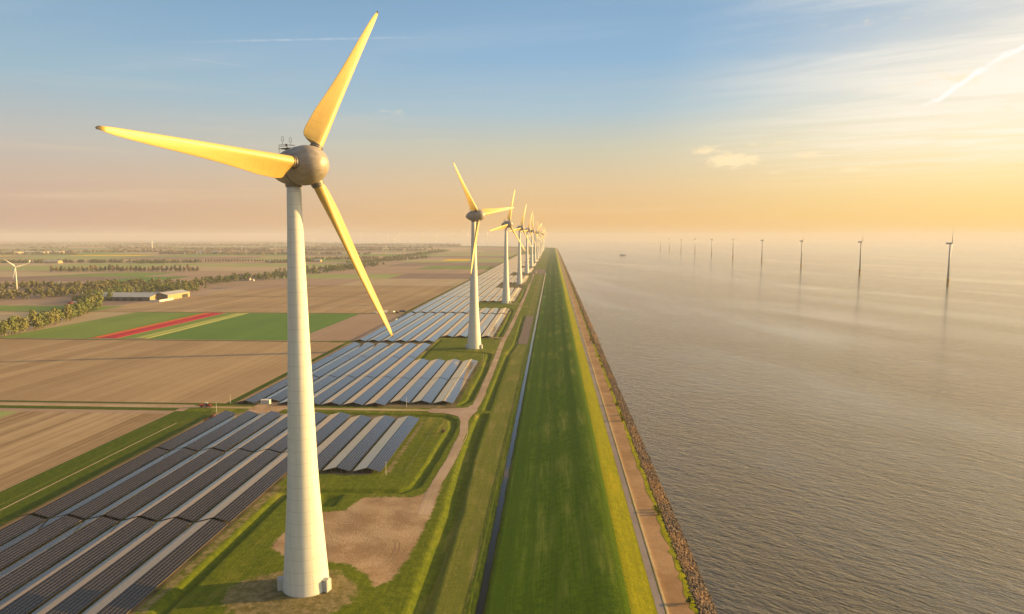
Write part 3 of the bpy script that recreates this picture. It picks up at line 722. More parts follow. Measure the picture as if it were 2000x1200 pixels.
# ---------------------------------------------------------------- giant wind turbines
ORD = ['nearest', 'second', 'third', 'fourth', 'fifth', 'sixth', 'seventh', 'eighth', 'ninth', 'tenth', 'eleventh', 'twelfth', 'thirteenth', 'fourteenth']
HUB_X, HUB_Z, TILT = 6.8, 134.6, R(4.0)
CZ = 134.6
def tower_mesh():
    prof = [(-0.5, 7.35), (0, 7.3), (4, 7.05), (12, 6.45), (21, 5.8), (32, 5.05), (42, 4.55), (65, 3.85), (85, 3.2), (98, 2.87), (117, 2.37), (128.4, 2.15)]
    zz = np.linspace(0, 128.4, 60); pr = [(-0.5, 7.35)] + [(z, float(np.interp(z, [p[0] for p in prof], [p[1] for p in prof]))) for z in zz]
    return MB().lathe(pr, n=72).mesh('tower', [M['tower']], True)
def rev_x(prof, c, n=64): return MB().lathe(prof, 'x', c, n)
def nacelle_parts(root):
    T = Matrix.Translation((HUB_X, 0, CZ)) @ Matrix.Rotation(-TILT, 4, 'Y') @ Matrix.Translation((-HUB_X, 0, -CZ))
    # spinner: the ball that carries the blades
    sp = []
    for k in range(25):
        a = math.pi / 2 * k / 24
        sp.append((HUB_X - 1.5 + 7.7 * math.sin(a) ** 1.0, 5.95 * max(math.cos(a), 0.002) ** 0.92))
    prof = [(HUB_X - 4.6, 5.0), (HUB_X - 4.55, 5.6), (HUB_X - 3.2, 5.88)] + sp
    o = rev_x(prof, (0, 0, CZ)).build('spinner', [M['nacelle']], root, True); o.matrix_local = T; shade_auto(o, 35)
    back = []
    for k in range(31):
        t = k / 30; xx = HUB_X - 16.6 + t * 11.8
        back.append((xx, 5.7 * max(1e-3, math.sin(t * math.pi / 2)) ** 0.68))
    o = rev_x([(HUB_X - 16.7, .05)] + back + [(HUB_X - 4.78, 5.3)], (0, 0, CZ)).build('nacelle', [M['nacelle']], root, True); o.matrix_local = T; shade_auto(o, 40)
    c = MB().lathe([(128.2, 2.45), (128.4, 2.5), (131.6, 2.6), (131.7, 2.4)], n=48).build('yaw_collar', [M['collar']], root); shade_auto(c)
    # service platform with hoops, rails and sensors on the nacelle's back
    m = MB(); x0, z0 = HUB_X - 9.4, CZ + 5.3
    for sx in (-1.7, 1.9):
        for sy in (-1.5, 1.5):
            m.tube([(x0 + sx, sy, CZ + 3.9), (x0 + sx, sy, z0 + 1.1)], .07, 6)
    for sy in (-1.5, 1.5):
        for zz in (0, .55, 1.1): m.tube([(x0 - 1.9, sy, z0 + zz), (x0 + 2.1, sy, z0 + zz)], .055, 6)
    for sx in (-1.7, 1.9):
        for zz in (0, 1.1): m.tube([(x0 + sx, -1.5, z0 + zz), (x0 + sx, 1.5, z0 + zz)], .055, 6)
    m.box((x0 + .1, 0, z0 - .05), (3.8, 3.0, .1))
    o = m.build('service_platform', [M['dark_steel']], root)
    for sy in (-1.5, 1.5):
        m = MB(); m.tube([(x0, sy, z0 + 1.1), (x0, sy, z0 + 2.0)], .06, 6)
        m.tube([(x0 + .55 * math.cos(q), sy, z0 + 2.75 + .8 * math.sin(q)) for q in np.linspace(-math.pi / 2, 1.5 * math.pi, 17)], .05, 5)
        m.tube([(x0 - .5, sy, z0 + 2.5), (x0 + .5, sy, z0 + 2.5)], .04, 5)
        m.build('sensor_mast', [M['dark_steel']], root)
    MB().lathe([(0, .28), (.5, .30), (.75, .12)], c=(x0 - 2.0, 1.6, z0 + 1.1), n=12).build('beacon', [M['black']], root)
def blade_mesh():
    # r, leading, trailing, thickness, twist(deg)
    S = [(5.2, 1.66, 1.66, 3.32, 22), (7.3, 1.66, 1.66, 3.32, 22), (7.5, 1.66, 3.6, 3.3, 22), (8.0, 1.66, 4.6, 3.3, 22), (9.0, 1.66, 5.25, 3.2, 21), (11, 1.64, 5.45, 3.05, 20), (14, 1.56, 5.25, 2.7, 17.5),
         (18, 1.48, 5.0, 2.25, 15), (23, 1.4, 4.3, 1.8, 12), (29, 1.3, 3.6, 1.4, 9.5), (36, 1.18, 2.95, 1.05, 7), (43, 1.02, 2.45, .8, 5), (50, .85, 2.0, .6, 3.5), (55.5, .68, 1.6, .45, 2.5), (60, .50, 1.15, .32, 2), (62.4, .30, .62, .2, 1.5)]
    N = 20; V = []; UV = []
    rr_ = [s[0] for s in S]; stations = sorted(set([5.2, 7.3, 7.4, 7.5, 7.7, 8, 8.5, 9, 10] + list(np.linspace(11, 62.4, 36))))
    for r in stations:
        le, te, th_, tw = [float(np.interp(r, rr_, [s[k] for s in S])) for k in (1, 2, 3, 4)]
        tw = R(tw)
        for k in range(2 * N):
            q = math.pi * k / N
            c = math.cos(q); s = math.sin(q)
            if c < 0: x = le * c; y = th_ / 2 * s
            else:
                x = te * c; e = max(0.0, min(1.0, (te - 1.66) / 3.0)) if r > 7.2 else 0.0
                sh = (1 - c) ** 0.5 * ((1 - e) * (1 + c) ** 0.5 + e * (1 - c) ** 0.75 * 1.0)
                if e > 0: camber = -0.10 * (te - 1.66) * c * c if te > 1.66 else 0
                else: camber = 0
                y = th_ / 2 * (sh + .02 * e) * (1 if s >= 0 else -1) + camber
                if abs(s) < 1e-9 and k == 0: y = camber
            # x: towards the trailing edge; y: upwind normal
            X = -(x * math.sin(tw)) + y * math.cos(tw); Yt = x * math.cos(tw) + y * math.sin(tw)
            X += 0.0006 * (r - 20) ** 2 * (1 if r > 20 else 0) + 0.02 * (r - 5)         # pre-bend and cone
            V.append((X, -Yt, r)); UV.append((r, x))
    n = len(stations); K = 2 * N
    F = [(i * K + k, i * K + (k + 1) % K, (i + 1) * K + (k + 1) % K, (i + 1) * K + k) for i in range(n - 1) for k in range(K)]
    F += [tuple(range(K - 1, -1, -1)), tuple((n - 1) * K + k for k in range(K))]
    last = V[-K:]; cx = np.mean([v[0] for v in last]); cy = np.mean([v[1] for v in last])
    me = mesh_np('blade', V, F, [M['blade']], smooth=True, uv=UV)
    TV = list(last); KK = K
    for (r, sc, off) in ((62.8, .9, .05), (63.2, .6, .15), (63.4, .1, .2)):
        TV += [(cx + (v[0] - cx) * sc + .02, cy + (v[1] - cy) * sc - off, r) for v in last]
    TF = [(i * K + k, i * K + (k + 1) % K, (i + 1) * K + (k + 1) % K, (i + 1) * K + k) for i in range(3) for k in range(K)] + [tuple(3 * K + k for k in range(K))]
    tip = mesh_np('blade_tip', TV, TF, [M['black']], smooth=True)
    fl = MB().lathe([(4.9, 1.9), (6.0, 1.9), (6.02, 2.05), (6.25, 2.05), (6.27, 1.8), (6.65, 1.8), (6.67, 1.95), (6.85, 1.95), (6.87, 1.67)], n=32).mesh('blade_root', [M['collar']])
    return me, tip, fl
BL, BT, BF = blade_mesh()
def make_turbine():
    root = link('wind_turbine', None)
    link('tower', tower_mesh(), root)
    nacelle_parts(root)
    for a in (R(-135), R(10)):          # service cabinets leaning on the tower foot
        m = MB(); m.box((0, 0, 1.9), (1.9, 2.4, 3.8)); m.add([(-.95, -1.2, 3.8), (.95, -1.2, 3.8), (.95, 1.2, 3.8), (-.95, 1.2, 3.8), (-.95, 0, 4.3), (.95, 0, 4.3)], [(0, 1, 5, 4), (2, 3, 4, 5), (1, 2, 5), (3, 0, 4)])
        m.box((.98, 0, 1.8), (.06, 1.9, 3.1))
        m.build('cabinet', [M['grey_paint']], root, loc=(7.9 * math.cos(a), 7.9 * math.sin(a), 0), rot=(0, 0, a))
    for k in range(3):
        b = link('blade', BL, root); link('blade_tip', BT, b); f = link('blade_root', BF, b)
    return root
def pose(root, x, y, yaw, ph):
    root.location = (x, y, 0); root.rotation_euler = (0, 0, yaw)
    k = 0
    for ch in root.children:
        if ch.name.split('.')[0] == 'blade':
            a = R(ph + 120 * k); k += 1
            # phase measured from local +Y towards +Z; blade's own axis is +Z, trailing edge +Y
            ch.matrix_local = Matrix.Translation((HUB_X, 0, CZ)) @ Matrix.Rotation(-TILT, 4, 'Y') @ Matrix.Rotation(a - math.pi / 2, 4, 'X')
TUR_Y = [210.3 + 485 * k for k in range(13)]
PHS = [57.7, 128.6, 71.3, 68, 66, 86, 40, 95, 70, 20, 50, 100, 15]
YAWS = [-27.7, -30, -31.7, -31, -30, -28, -32, -29, -30, -31, -27, -33, -29]
T0 = make_turbine()
for i, (yt, ph, yw) in enumerate(zip(TUR_Y, PHS, YAWS)):
    t = T0 if i == 0 else copy_tree(T0)
    pose(t, -79.3, yt, R(yw), ph)
    lab = ['tallest nearest white turbine with yellow lit blades on a wide tapered tower', 'second turbine of the dike row, standing on its own green platform'][i] if i < 2 else \
        f'{ORD[i]} turbine counted from the camera in the long row beside the dike'
    tag(t, lab, 'wind turbine', 'giant wind turbines in a row beside the dike')

# slender turbines: offshore row, far shore rows and two small inland ones
def slender(offshore):
    root = link('wind_turbine', None); GP = M['grey_paint'] if offshore else M['white_paint']; cw = 1.0 if offshore else 1.8
    z0 = 14 if offshore else 0
    MB().lathe([(z0, 2.35), (z0 + 40, 2.0), (93, 1.35)], n=20).build('tower', [GP], root, True)
    if offshore:
        o = MB().lathe([(-4, 2.6), (11, 2.6), (14, 2.4)], n=20).build('foundation', [M['yellow_paint']], root); shade_auto(o)
        m = MB().lathe([(12.4, 5.2), (12.7, 5.2)], n=24)
        for k in range(12):
            a = k * math.pi / 6; m.tube([(5.1 * math.cos(a), 5.1 * math.sin(a), 12.7), (5.1 * math.cos(a), 5.1 * math.sin(a), 13.9)], .12, 5)
        m.tube([(5.1 * math.cos(a), 5.1 * math.sin(a), 13.9) for a in np.linspace(0, 2 * math.pi, 25)], .12, 5)
        m.build('platform', [M['yellow_paint']], root)
    m = MB(); m.tube([(-8.5, 0, 95), (-7.8, 0, 95), (0, 0, 95), (2.6, 0, 95)], [1.3, 1.9, 2.0, 1.7], 16); o = m.build('nacelle', [GP], root, True); shade_auto(o)
    m = MB(); m.tube([(2.6, 0, 95), (3.6, 0, 95), (4.8, 0, 95), (5.6, 0, 95)], [1.7, 1.6, 1.0, .2], 16); m.build('spinner', [GP], root, True)
    S = [(1.2, .9, .9, 1.8, 20), (4, .9, 1.2, 1.6, 20), (9, .9, 2.6, 1.0, 16), (20, .7, 1.8, .6, 9), (38, .45, 1.0, .3, 4), (50, .25, .6, .15, 1), (54, .1, .2, .06, 0)]
    V = []
    for r, le, te, th_, tw in S:
        for k in range(10):
            q = 2 * math.pi * k / 10; x = (te if math.cos(q) > 0 else le) * math.cos(q); y = th_ / 2 * math.sin(q); a = R(tw)
            V.append(((y * math.cos(a) - x * math.sin(a)) * cw, (x * math.cos(a) + y * math.sin(a)) * cw, r * (1.0 if offshore else .76)))
    n = len(S); F = [(i * 10 + k, (i + 1) * 10 + k, (i + 1) * 10 + (k + 1) % 10, i * 10 + (k + 1) % 10) for i in range(n - 1) for k in range(10)] + [tuple(range(10)), tuple((n - 1) * 10 + k for k in range(9, -1, -1))]
    bm = mesh_np('blade', V, F, [GP], smooth=True)
    for k in range(3): link('blade', bm, root)
    return root
def pose2(root, x, y, z, yaw, ph, sc=1.0):
    root.location = (x, y, z); root.rotation_euler = (0, 0, yaw); root.scale = (sc, sc, sc); k = 0
    for ch in root.children:
        if ch.name.split('.')[0] == 'blade':
            ch.matrix_local = Matrix.Translation((3.8, 0, 95)) @ Matrix.Rotation(R(ph + 120 * k), 4, 'X'); k += 1
S0 = slender(True)
offs = [(894, 1618, 8), (892, 2066, -14), (898, 2560, 30), (900, 3040, 55), (897, 3510, -18), (901, 3990, 40), (901, 4456, 10), (895, 4900, 70), (880, 5300, 25), (875, 5700, 100), (895, 11200, 20), (900, 14500, 80), (905, 18000, 45)]
for i, (x, y, ph) in enumerate(offs):
    t = S0 if i == 0 else copy_tree(S0)
    pose2(t, x, y, WATER_Z, R(-29 + random.uniform(-2, 2)), ph)
    tag(t, ('largest slender turbine standing in the lake, rightmost of the offshore row' if i == 0 else f'{ORD[i]} slender turbine from the right in the line standing in the lake'), 'wind turbine', 'slender turbines in a line out in the lake')
S1 = slender(False); first = True
def land_small(x, y, sc, yaw, ph, lab, grp=None, mat=None):
    global first
    t = S1 if first else copy_tree(S1); first = False
    pose2(t, x, y, 0, yaw, ph, sc); tag(t, lab, 'wind turbine', grp); return t
sx, sy = G(34, 578); land_small(sx, sy, .585, R(-60), 48, 'small cream turbine rising from the trees at the left edge')
sx, sy = G(754, 499); land_small(sx, sy, .50, R(-50), 10, 'small pale turbine beyond the wood, left of the dike row')
far = [(952, 8570), (916, 8800), (884, 9052), (853, 9400), (827, 9721), (802, 10150), (779, 10578), (759, 11150), (740, 11790), (722, 12300), (705, 12755), (690, 13300)]
for i, (px, yy) in enumerate(far):
    # keep the pixel column of the photograph at that distance
    D = DIR(px, 480); x = D[0] / D[1] * yy
    land_small(x, yy, 1.42 if i % 2 == 0 else 1.3, R(-60 + 8 * math.sin(i * 2.1)), (i * 37) % 120, f'{"right-hand" if i == 0 else ORD[i]} faint turbine{"" if i == 0 else " from the right"} in the hazy row on the horizon', 'faint turbines in a row on the horizon')
for i, (px, yy) in enumerate([(652, 9800), (560 + 213 / 4 + 0, 7300), (771, 7600)]):
    D = DIR(px, 480); x = D[0] / D[1] * yy
    land_small(x, yy, .9, R(-45), 20 + i * 30, ['faint small turbine on the plain right of the big tower', 'faint small turbine close behind the long falling blade', 'faint small turbine above the wood near the horizon row'][i])

# ---------------------------------------------------------------- solar arrays
HW, RZ, EZ = 6.72, 2.75, 0.95
def table_meshes(L, detail=True):
    """one long two-sided table, local y from 0 to L"""
    out = {}
    for sgn in (1, -1):
        th_ = .10
        V = [(.12 * sgn, 0, RZ), (HW * sgn, 0, EZ), (HW * sgn, L, EZ), (.12 * sgn, L, RZ)]
        V += [(x, y, z - th_) for x, y, z in V]
        F = [(0, 1, 2, 3), (7, 6, 5, 4), (0, 4, 5, 1), (1, 5, 6, 2), (2, 6, 7, 3), (3, 7, 4, 0)]
        if sgn < 0: F = [tuple(reversed(f)) for f in F]
        out[sgn] = (V, F)
    fr_ = MB(); k = max(2, int(L / 5.6))
    if detail:
        for i in range(k + 1):
            y = .3 + (L - .6) * i / k
            for x in (-5.2, -2.4, 2.4, 5.2):
                z = RZ - (RZ - EZ) * abs(x) / HW - .14
                fr_.box((x, y, z / 2 - .1), (.14, .14, z + .2))
            for s_ in (1, -1): fr_.add([(.1 * s_, y - .05, RZ - .12), (HW * s_ * .98, y - .05, EZ - .10), (HW * s_ * .98, y + .05, EZ - .10), (.1 * s_, y + .05, RZ - .12), (.1 * s_, y - .05, RZ - .3), (HW * s_ * .98, y - .05, EZ - .26), (HW * s_ * .98, y + .05, EZ - .26), (.1 * s_, y + .05, RZ - .3)],
                                       [(0, 1, 2, 3), (7, 6, 5, 4), (0, 4, 5, 1), (1, 5, 6, 2), (2, 6, 7, 3), (3, 7, 4, 0)])
    for x in (-5.2, -2.4, 2.4, 5.2): fr_.box((x, L / 2, RZ - (RZ - EZ) * abs(x) / HW - .2), (.1, L - .4, .1))
    return out, fr_
cache = {}
def solar_table(x, y0, y1, lab, grp, detail=True):
    L = round(y1 - y0, 1); key = (L, detail)
    if key not in cache:
        out, fr_ = table_meshes(L, detail)
        if detail: cache[key] = (mesh_np('panel_slope', *out[1], [M['panel']]), mesh_np('panel_slope', *out[-1], [M['panel']]), fr_.mesh('support_frame', [M['steel']]))
        else:
            m = MB(); m.add(*out[1]); m.add(*out[-1])
            for i in range(int(L / 20) + 1):
                for xx in (-4, 4): m.box((xx, min(L - .3, .3 + i * 20), .85), (.2, .2, 1.7))
            cache[key] = (m.mesh('solar_table', [M['panel']]),)
    dz = random.uniform(-.10, .10)
    if detail:
        r = link('solar_table', None, loc=(x, y0, dz))
        for nm, me in zip(('panel_slope', 'panel_slope', 'support_frame'), cache[key]): link(nm, me, r)
    else: r = link('solar_table', cache[key][0], loc=(x, y0, dz))
    return tag(r, lab, 'solar panels', grp)
RXS = [-208 + 14.95 * k for k in range(10)]
ROW = ['first', 'second', 'third', 'fourth', 'fifth', 'sixth', 'seventh', 'eighth', 'ninth', 'tenth']
def block(rows, secs, name, grp, detail=True):
    for r in rows:
        for j, (a, b) in enumerate(secs):
            sec = '' if len(secs) == 1 else ', ' + (['near section', 'far section'] if len(secs) == 2 else ['near section', 'middle section', 'far section'])[j]
            solar_table(RXS[r] + random.uniform(-.06, .06), a, b, f'solar table, {ROW[r]} row from the fields, {name}{sec}', grp, detail)
g1, g2, g3, g4 = 'solar tables in front of the cross road', 'solar tables just behind the cross road', 'solar tables behind the second turbine', 'solar tables receding along the dike'
block(range(0, 6), [(170, 254.6), (256.4, 343.2), (345, 421.5)], 'nearest block', g1)
block(range(6, 9), [(317.6, 415.3)], 'right end of nearest block', g1)
cache_keep = None
block([0], [(449, 535.4), (537, 628), (629.5, 709.5)], 'block behind the cross road', g2)
block([1], [(455.5, 535.4), (537, 628), (629.5, 709.5)], 'block behind the cross road', g2)
block(range(2, 6), [(447.6, 535.4), (537, 628), (629.5, 709.5)], 'block behind the cross road', g2)
block([6], [(447.6, 531.8), (533.4, 616)], 'short rows behind the cross road', g2)
block(range(7, 10), [(455.5, 531.8), (533.4, 616)], 'short rows behind the cross road', g2)
block(range(0, 6), [(729.5, 1001)], 'pale block level with the second turbine', g3)
block(range(6, 10), [(767, 994.5)], 'pale block right behind the second turbine', g3)
ys_ = [(1013, 1280), (1284, 1570), (1575, 1850), (1855, 2145), (2149, 2410), (2414, 2700), (2704, 2985), (2989, 3275), (3279, 3560), (3564, 3850), (3854, 4140), (4144, 4430)]
for j, (a, b) in enumerate(ys_): block(range(0, 6), [(a, b)], f'{ROW[j] if j < 10 else ["eleventh", "twelfth"][j - 10]} stretch past the crossing', g4, False)
rs_ = [(1004, 1075), (1197, 1280), (1284, 1511), (1690, 1850), (1855, 1998), (2175, 2410), (2414, 2490), (2655, 2700), (2704, 2975), (3140, 3460), (3625, 3945), (4110, 4430)]
for j, (a, b) in enumerate(rs_): block(range(6, 10), [(a, b)], f'{ROW[j] if j < 10 else ["eleventh", "twelfth"][j - 10]} short piece between the turbines', g4, False)

# ---------------------------------------------------------------- trees
def crown(n, h0, h1, rad, quad, lumps, seed, flat=1.0):
    r = np.random.default_rng(seed)
    cs = np.column_stack([r.normal(0, rad * .36, lumps), r.normal(0, rad * .36, lumps), r.uniform(h0 + (h1 - h0) * .18, h1 - (h1 - h0) * .15, lumps)])
    hh = (cs[:, 2] - h0) / (h1 - h0); cs[:, :2] *= (1.15 - hh)[:, None] * 1.2
    lr = r.uniform(.28, .5, lumps) * rad
    pick = r.integers(0, lumps, n); dv = r.normal(size=(n, 3)); dv /= np.linalg.norm(dv, axis=1)[:, None]
    P = cs[pick] + dv * (lr[pick] * r.uniform(.55, 1.08, n) ** .5)[:, None] * np.array([1, 1, 1.25 * flat])
    P[:, 2] = np.clip(P[:, 2], h0 * .7, h1)
    a = r.normal(size=(n, 3)); a /= np.linalg.norm(a, axis=1)[:, None]; b = np.cross(a, dv); b /= np.maximum(np.linalg.norm(b, axis=1), 1e-6)[:, None]
    q = (quad * r.uniform(.5, 1.3, n))[:, None]
    V = np.stack([P - a * q - b * q, P + a * q - b * q * .8, P + a * q * .9 + b * q, P - a * q * .8 + b * q * .9], 1).reshape(-1, 3)
    return V, np.arange(4 * n).reshape(n, 4)
def trunk_mb(h, r0, rad, seed):
    rr = random.Random(seed); m = MB(); m.tube([(0, 0, -.3), (.1, 0, h * .4), (0, .15, h * .8)], [r0, r0 * .7, r0 * .2], 7)
    for k in range(6):
        a = rr.uniform(0, 6.28); z = h * rr.uniform(.25, .55); L = rad * rr.uniform(.6, .9)
        m.tube([(0, 0, z), (L * .5 * math.cos(a), L * .5 * math.sin(a), z + L * .5), (L * math.cos(a), L * math.sin(a), z + L * 1.1)], [r0 * .4, r0 * .22, r0 * .08], 5)
    return m
VAR = []
for i in range(4):
    V, F_ = crown(760, 1.8, 15, 6.6, .6, 15, 100 + i)
    VAR.append((mesh_np('crown', V, F_, [M['leaf_gold']]), mesh_np('crown', V, F_, [M['leaf']]), mesh_np('crown', V, F_, [M['leaf_bare']]), trunk_mb(14, .35, 5, i).mesh('trunk', [M['bark']])))
RVAR = []
for i in range(2):
    V, F_ = crown(260, 3.2, 11.5, 5.2, .6, 9, 300 + i)
    RVAR.append((mesh_np('crown', V, F_, [M['leaf_bare']]), trunk_mb(10, .35, 4, 40 + i).mesh('trunk', [M['bark']])))
def tree(x, y, sc, kind, lab, grp):
    v = random.choice(VAR); t = link('tree', None, loc=(x, y, 0), rot=(0, 0, random.uniform(0, 6.28))); t.scale = (sc * random.uniform(.75, 1.05), sc * random.uniform(.75, 1.05), sc * random.uniform(.9, 1.15))
    link('crown', v[kind], t); link('trunk', v[3], t); return tag(t, lab, 'tree', grp)
def ordw(i):
    w1 = ['first', 'second', 'third', 'fourth', 'fifth', 'sixth', 'seventh', 'eighth', 'ninth', 'tenth', 'eleventh', 'twelfth', 'thirteenth', 'fourteenth', 'fifteenth', 'sixteenth', 'seventeenth', 'eighteenth', 'nineteenth', 'twentieth']
    if i < 20: return w1[i]
    t, u = divmod(i + 1, 10); tens = {2: 'twenty', 3: 'thirty', 4: 'forty', 5: 'fifty'}[t]
    return {2: 'twentieth', 3: 'thirtieth', 4: 'fortieth', 5: 'fiftieth'}[t] if u == 0 else tens + '-' + w1[u - 1]
# front row of poplars left of the barns: 26 trees along a gently curving line
line = [G(-60, 676), G(0, 664), G(90, 648), G(200, 622), G(300, 600 - 2), G(182, 607)]
pl_ = [G(-70, 668), G(22, 655), G(100, 636), G(160, 618), G(195, 596)]
seglen = [math.dist(a, b) for a, b in zip(pl_[:-1], pl_[1:])]; tot = sum(seglen)
nfr = 36
for i in range(nfr):
    s = tot * i / (nfr - 1); k = 0
    while k < len(seglen) - 1 and s > seglen[k]: s -= seglen[k]; k += 1
    a, b = pl_[k], pl_[k + 1]; t_ = s / seglen[k]
    tree(a[0] + (b[0] - a[0]) * t_ + random.gauss(0, 2), a[1] + (b[1] - a[1]) * t_ + random.gauss(0, 3), random.uniform(1.1, 1.4), 0, f'olive gold tree, {ordw(i)} from the left in the front row before the barns', 'poplars in the front row left of the barns')
# row 2 and the round-crowned avenue
for i in range(34):
    px = 102 + i * 8.6; x, y = G(px, 531 + random.uniform(-.4, .4))
    if 243 < px < 248: continue
    tree(x, y, random.uniform(1.0, 1.45), 2, f'bare grey tree, {ordw(i)} from the left in the windbreak beyond the grove', 'grey trees in the long windbreak')
for i in range(27):
    px = 402 + i * 5.6; x, y = G(px, 512.6)
    v = RVAR[i % 2]; t = link('tree', None, loc=(x, y, 0), rot=(0, 0, i * 1.3)); sc = random.uniform(.95, 1.2); t.scale = (sc, sc, sc * 1.1)
    link('crown', v[0], t); link('trunk', v[1], t); tag(t, f'round topped brown tree, {ordw(i)} from the left in the far avenue', 'tree', 'round topped trees in the far avenue')
# woods: one mass each
def wood(name, lines, n, h, rad, nq, quad, mat, label, seed, depth=20.0):
    r = np.random.default_rng(seed); VV = []; FF = []; o = 0
    lines = [[np.array(p) for p in l] for l in lines]
    L = np.array([math.dist(a, b) for l in lines for a, b in zip(l[:-1], l[1:])]); segs = [(a, b) for l in lines for a, b in zip(l[:-1], l[1:])]
    pk = r.choice(len(segs), n, p=L / L.sum())
    protos = [crown(nq, h * .12, h, rad, quad, 8, seed * 10 + k) for k in range(6)]
    for i in range(n):
        a, b = segs[pk[i]]; t = r.random(); p = a + (b - a) * t; dn_ = (b - a) / np.linalg.norm(b - a); nn = np.array([-dn_[1], dn_[0]])
        p = p + nn * r.uniform(-depth, depth); V, F_ = protos[r.integers(6)]; s = r.uniform(.55, 1.1); an = r.uniform(0, 6.28); c, q = math.cos(an), math.sin(an)
        W_ = np.column_stack([(V[:, 0] * c - V[:, 1] * q) * s + p[0], (V[:, 0] * q + V[:, 1] * c) * s + p[1], V[:, 2] * s]); VV.append(W_); FF.append(F_ + o); o += len(V)
    return tag(link(name, mesh_np(name, np.concatenate(VV), np.concatenate(FF), mat)), label, 'wood', kind='stuff')
g = lambda *p: [G(x, y) for x, y in p]
wood('woodland', [g((-60, 588), (60, 583), (130, 578)), g((120, 580), (250, 560), (395, 562)), g((-60, 570), (20, 566), (100, 562)), g((60, 566), (240, 562))], 420, 17, 6.5, 170, .85, M['leaf'], 'mixed green wood around the small left turbine', 11, 45)
wood('woodland', [g((180, 590), (260, 570), (385, 569)), g((270, 573), (388, 570)), g((300, 566), (390, 567)), g((165, 592), (240, 578))], 190, 18, 6.5, 190, .8, M['leaf_gold'], 'golden leafed wood behind the barns', 12, 28)
wood('woodland', [g((385, 556), (470, 549), (560, 544)), g((400, 552), (560, 538)), g((560, 541), (700, 524)), g((560, 532), (660, 526), (740, 519)), g((690, 516), (830, 505)), g((760, 507), (870, 491))], 800, 17, 8, 100, 1.1, M['leaf'], 'belt of woodland stretching behind the brown fields', 13, 40)
wood('woodland', [g((0, 514), (200, 513)), g((180, 513.5), (395, 513)), g((270, 515), (350, 514)), g((520, 514), (560, 513.5), (620, 511)), g((560, 509), (740, 506))], 520, 14, 8, 60, 1.5, M['leaf'], 'dark hedgerow wood across the middle distance', 14, 18)
hz = []
rr = random.Random(5)
for k in range(46):
    py = rr.choice([476.5, 478, 480, 482, 484.5, 487, 490, 493, 497]) + rr.uniform(-.5, .5); px = rr.uniform(-80, 760 if py > 482 else 900); ln = rr.uniform(60, 260)
    hz.append(g((px, py), (min(px + ln, 900), py + rr.uniform(-.6, .6))))
wood('woodland', hz, 2600, 15, 16, 22, 4.2, M['leaf_bare'], 'faint distant hedges and woods on the hazy plain', 15, 30)
# shrubs on the lake side of the dike
V, F_ = crown(240, .2, 1.9, 1.15, .2, 7, 77, .8)
BU = mesh_np('foliage', V, F_, [M['leaf_bush']]); BS = MB()
for k in range(5): BS.tube([(0, 0, -.3), (.5 * math.cos(k * 1.26), .5 * math.sin(k * 1.26), 1.1)], [.05, .02], 5)
BSM = BS.mesh('stem', [M['bark']])
bushpx = [(1170, 698, 1.3), (1172, 706, 1.2), (1176, 718, 1.1), (1193, 764, 1.0), (1206, 793, 1.6), (1213, 812, 1.2), (1216, 823, 1.5), (1161, 672, 1.3), (1152, 667, 1.7), (1155, 663, 1.5), (1148, 640, 1.4), (1143, 627, 1.3), (1140, 615, 1.4), (1135, 606, 1.3), (1131, 594, 1.5), (1126, 583, 1.4), (1122, 573, 1.6), (1119, 562, 1.4), (1284, 1001, 1.2), (1289, 1006, 1.0), (1281, 996, .9), (1347, 1180, 1.1)]
for i, (px, py, s) in enumerate(sorted(bushpx, key=lambda q: -q[1])):
    x, y = G(px, py, 5.0); x = max(40.5, min(44.0, x)); b = link('shrub', None, loc=(x, y, H1(x, y)), rot=(0, 0, i)); b.scale = (s, s, s)
    link('foliage', BU, b); link('stem', BSM, b); tag(b, f'yellow green shrub on the riprap edge, {ordw(i)} nearest to the camera', 'shrub', 'shrubs between the gravel berm and the rocks')
x, y = G(866, 846); b = link('shrub', None, loc=(x, y, 0)); b.scale = (1.5, 1.5, 1.2)
link('foliage', mesh_np('foliage', V, F_, [M['leaf_bare']]), b); link('stem', BSM, b); tag(b, 'dry pale bush alone on the grass inside the track bend', 'shrub')

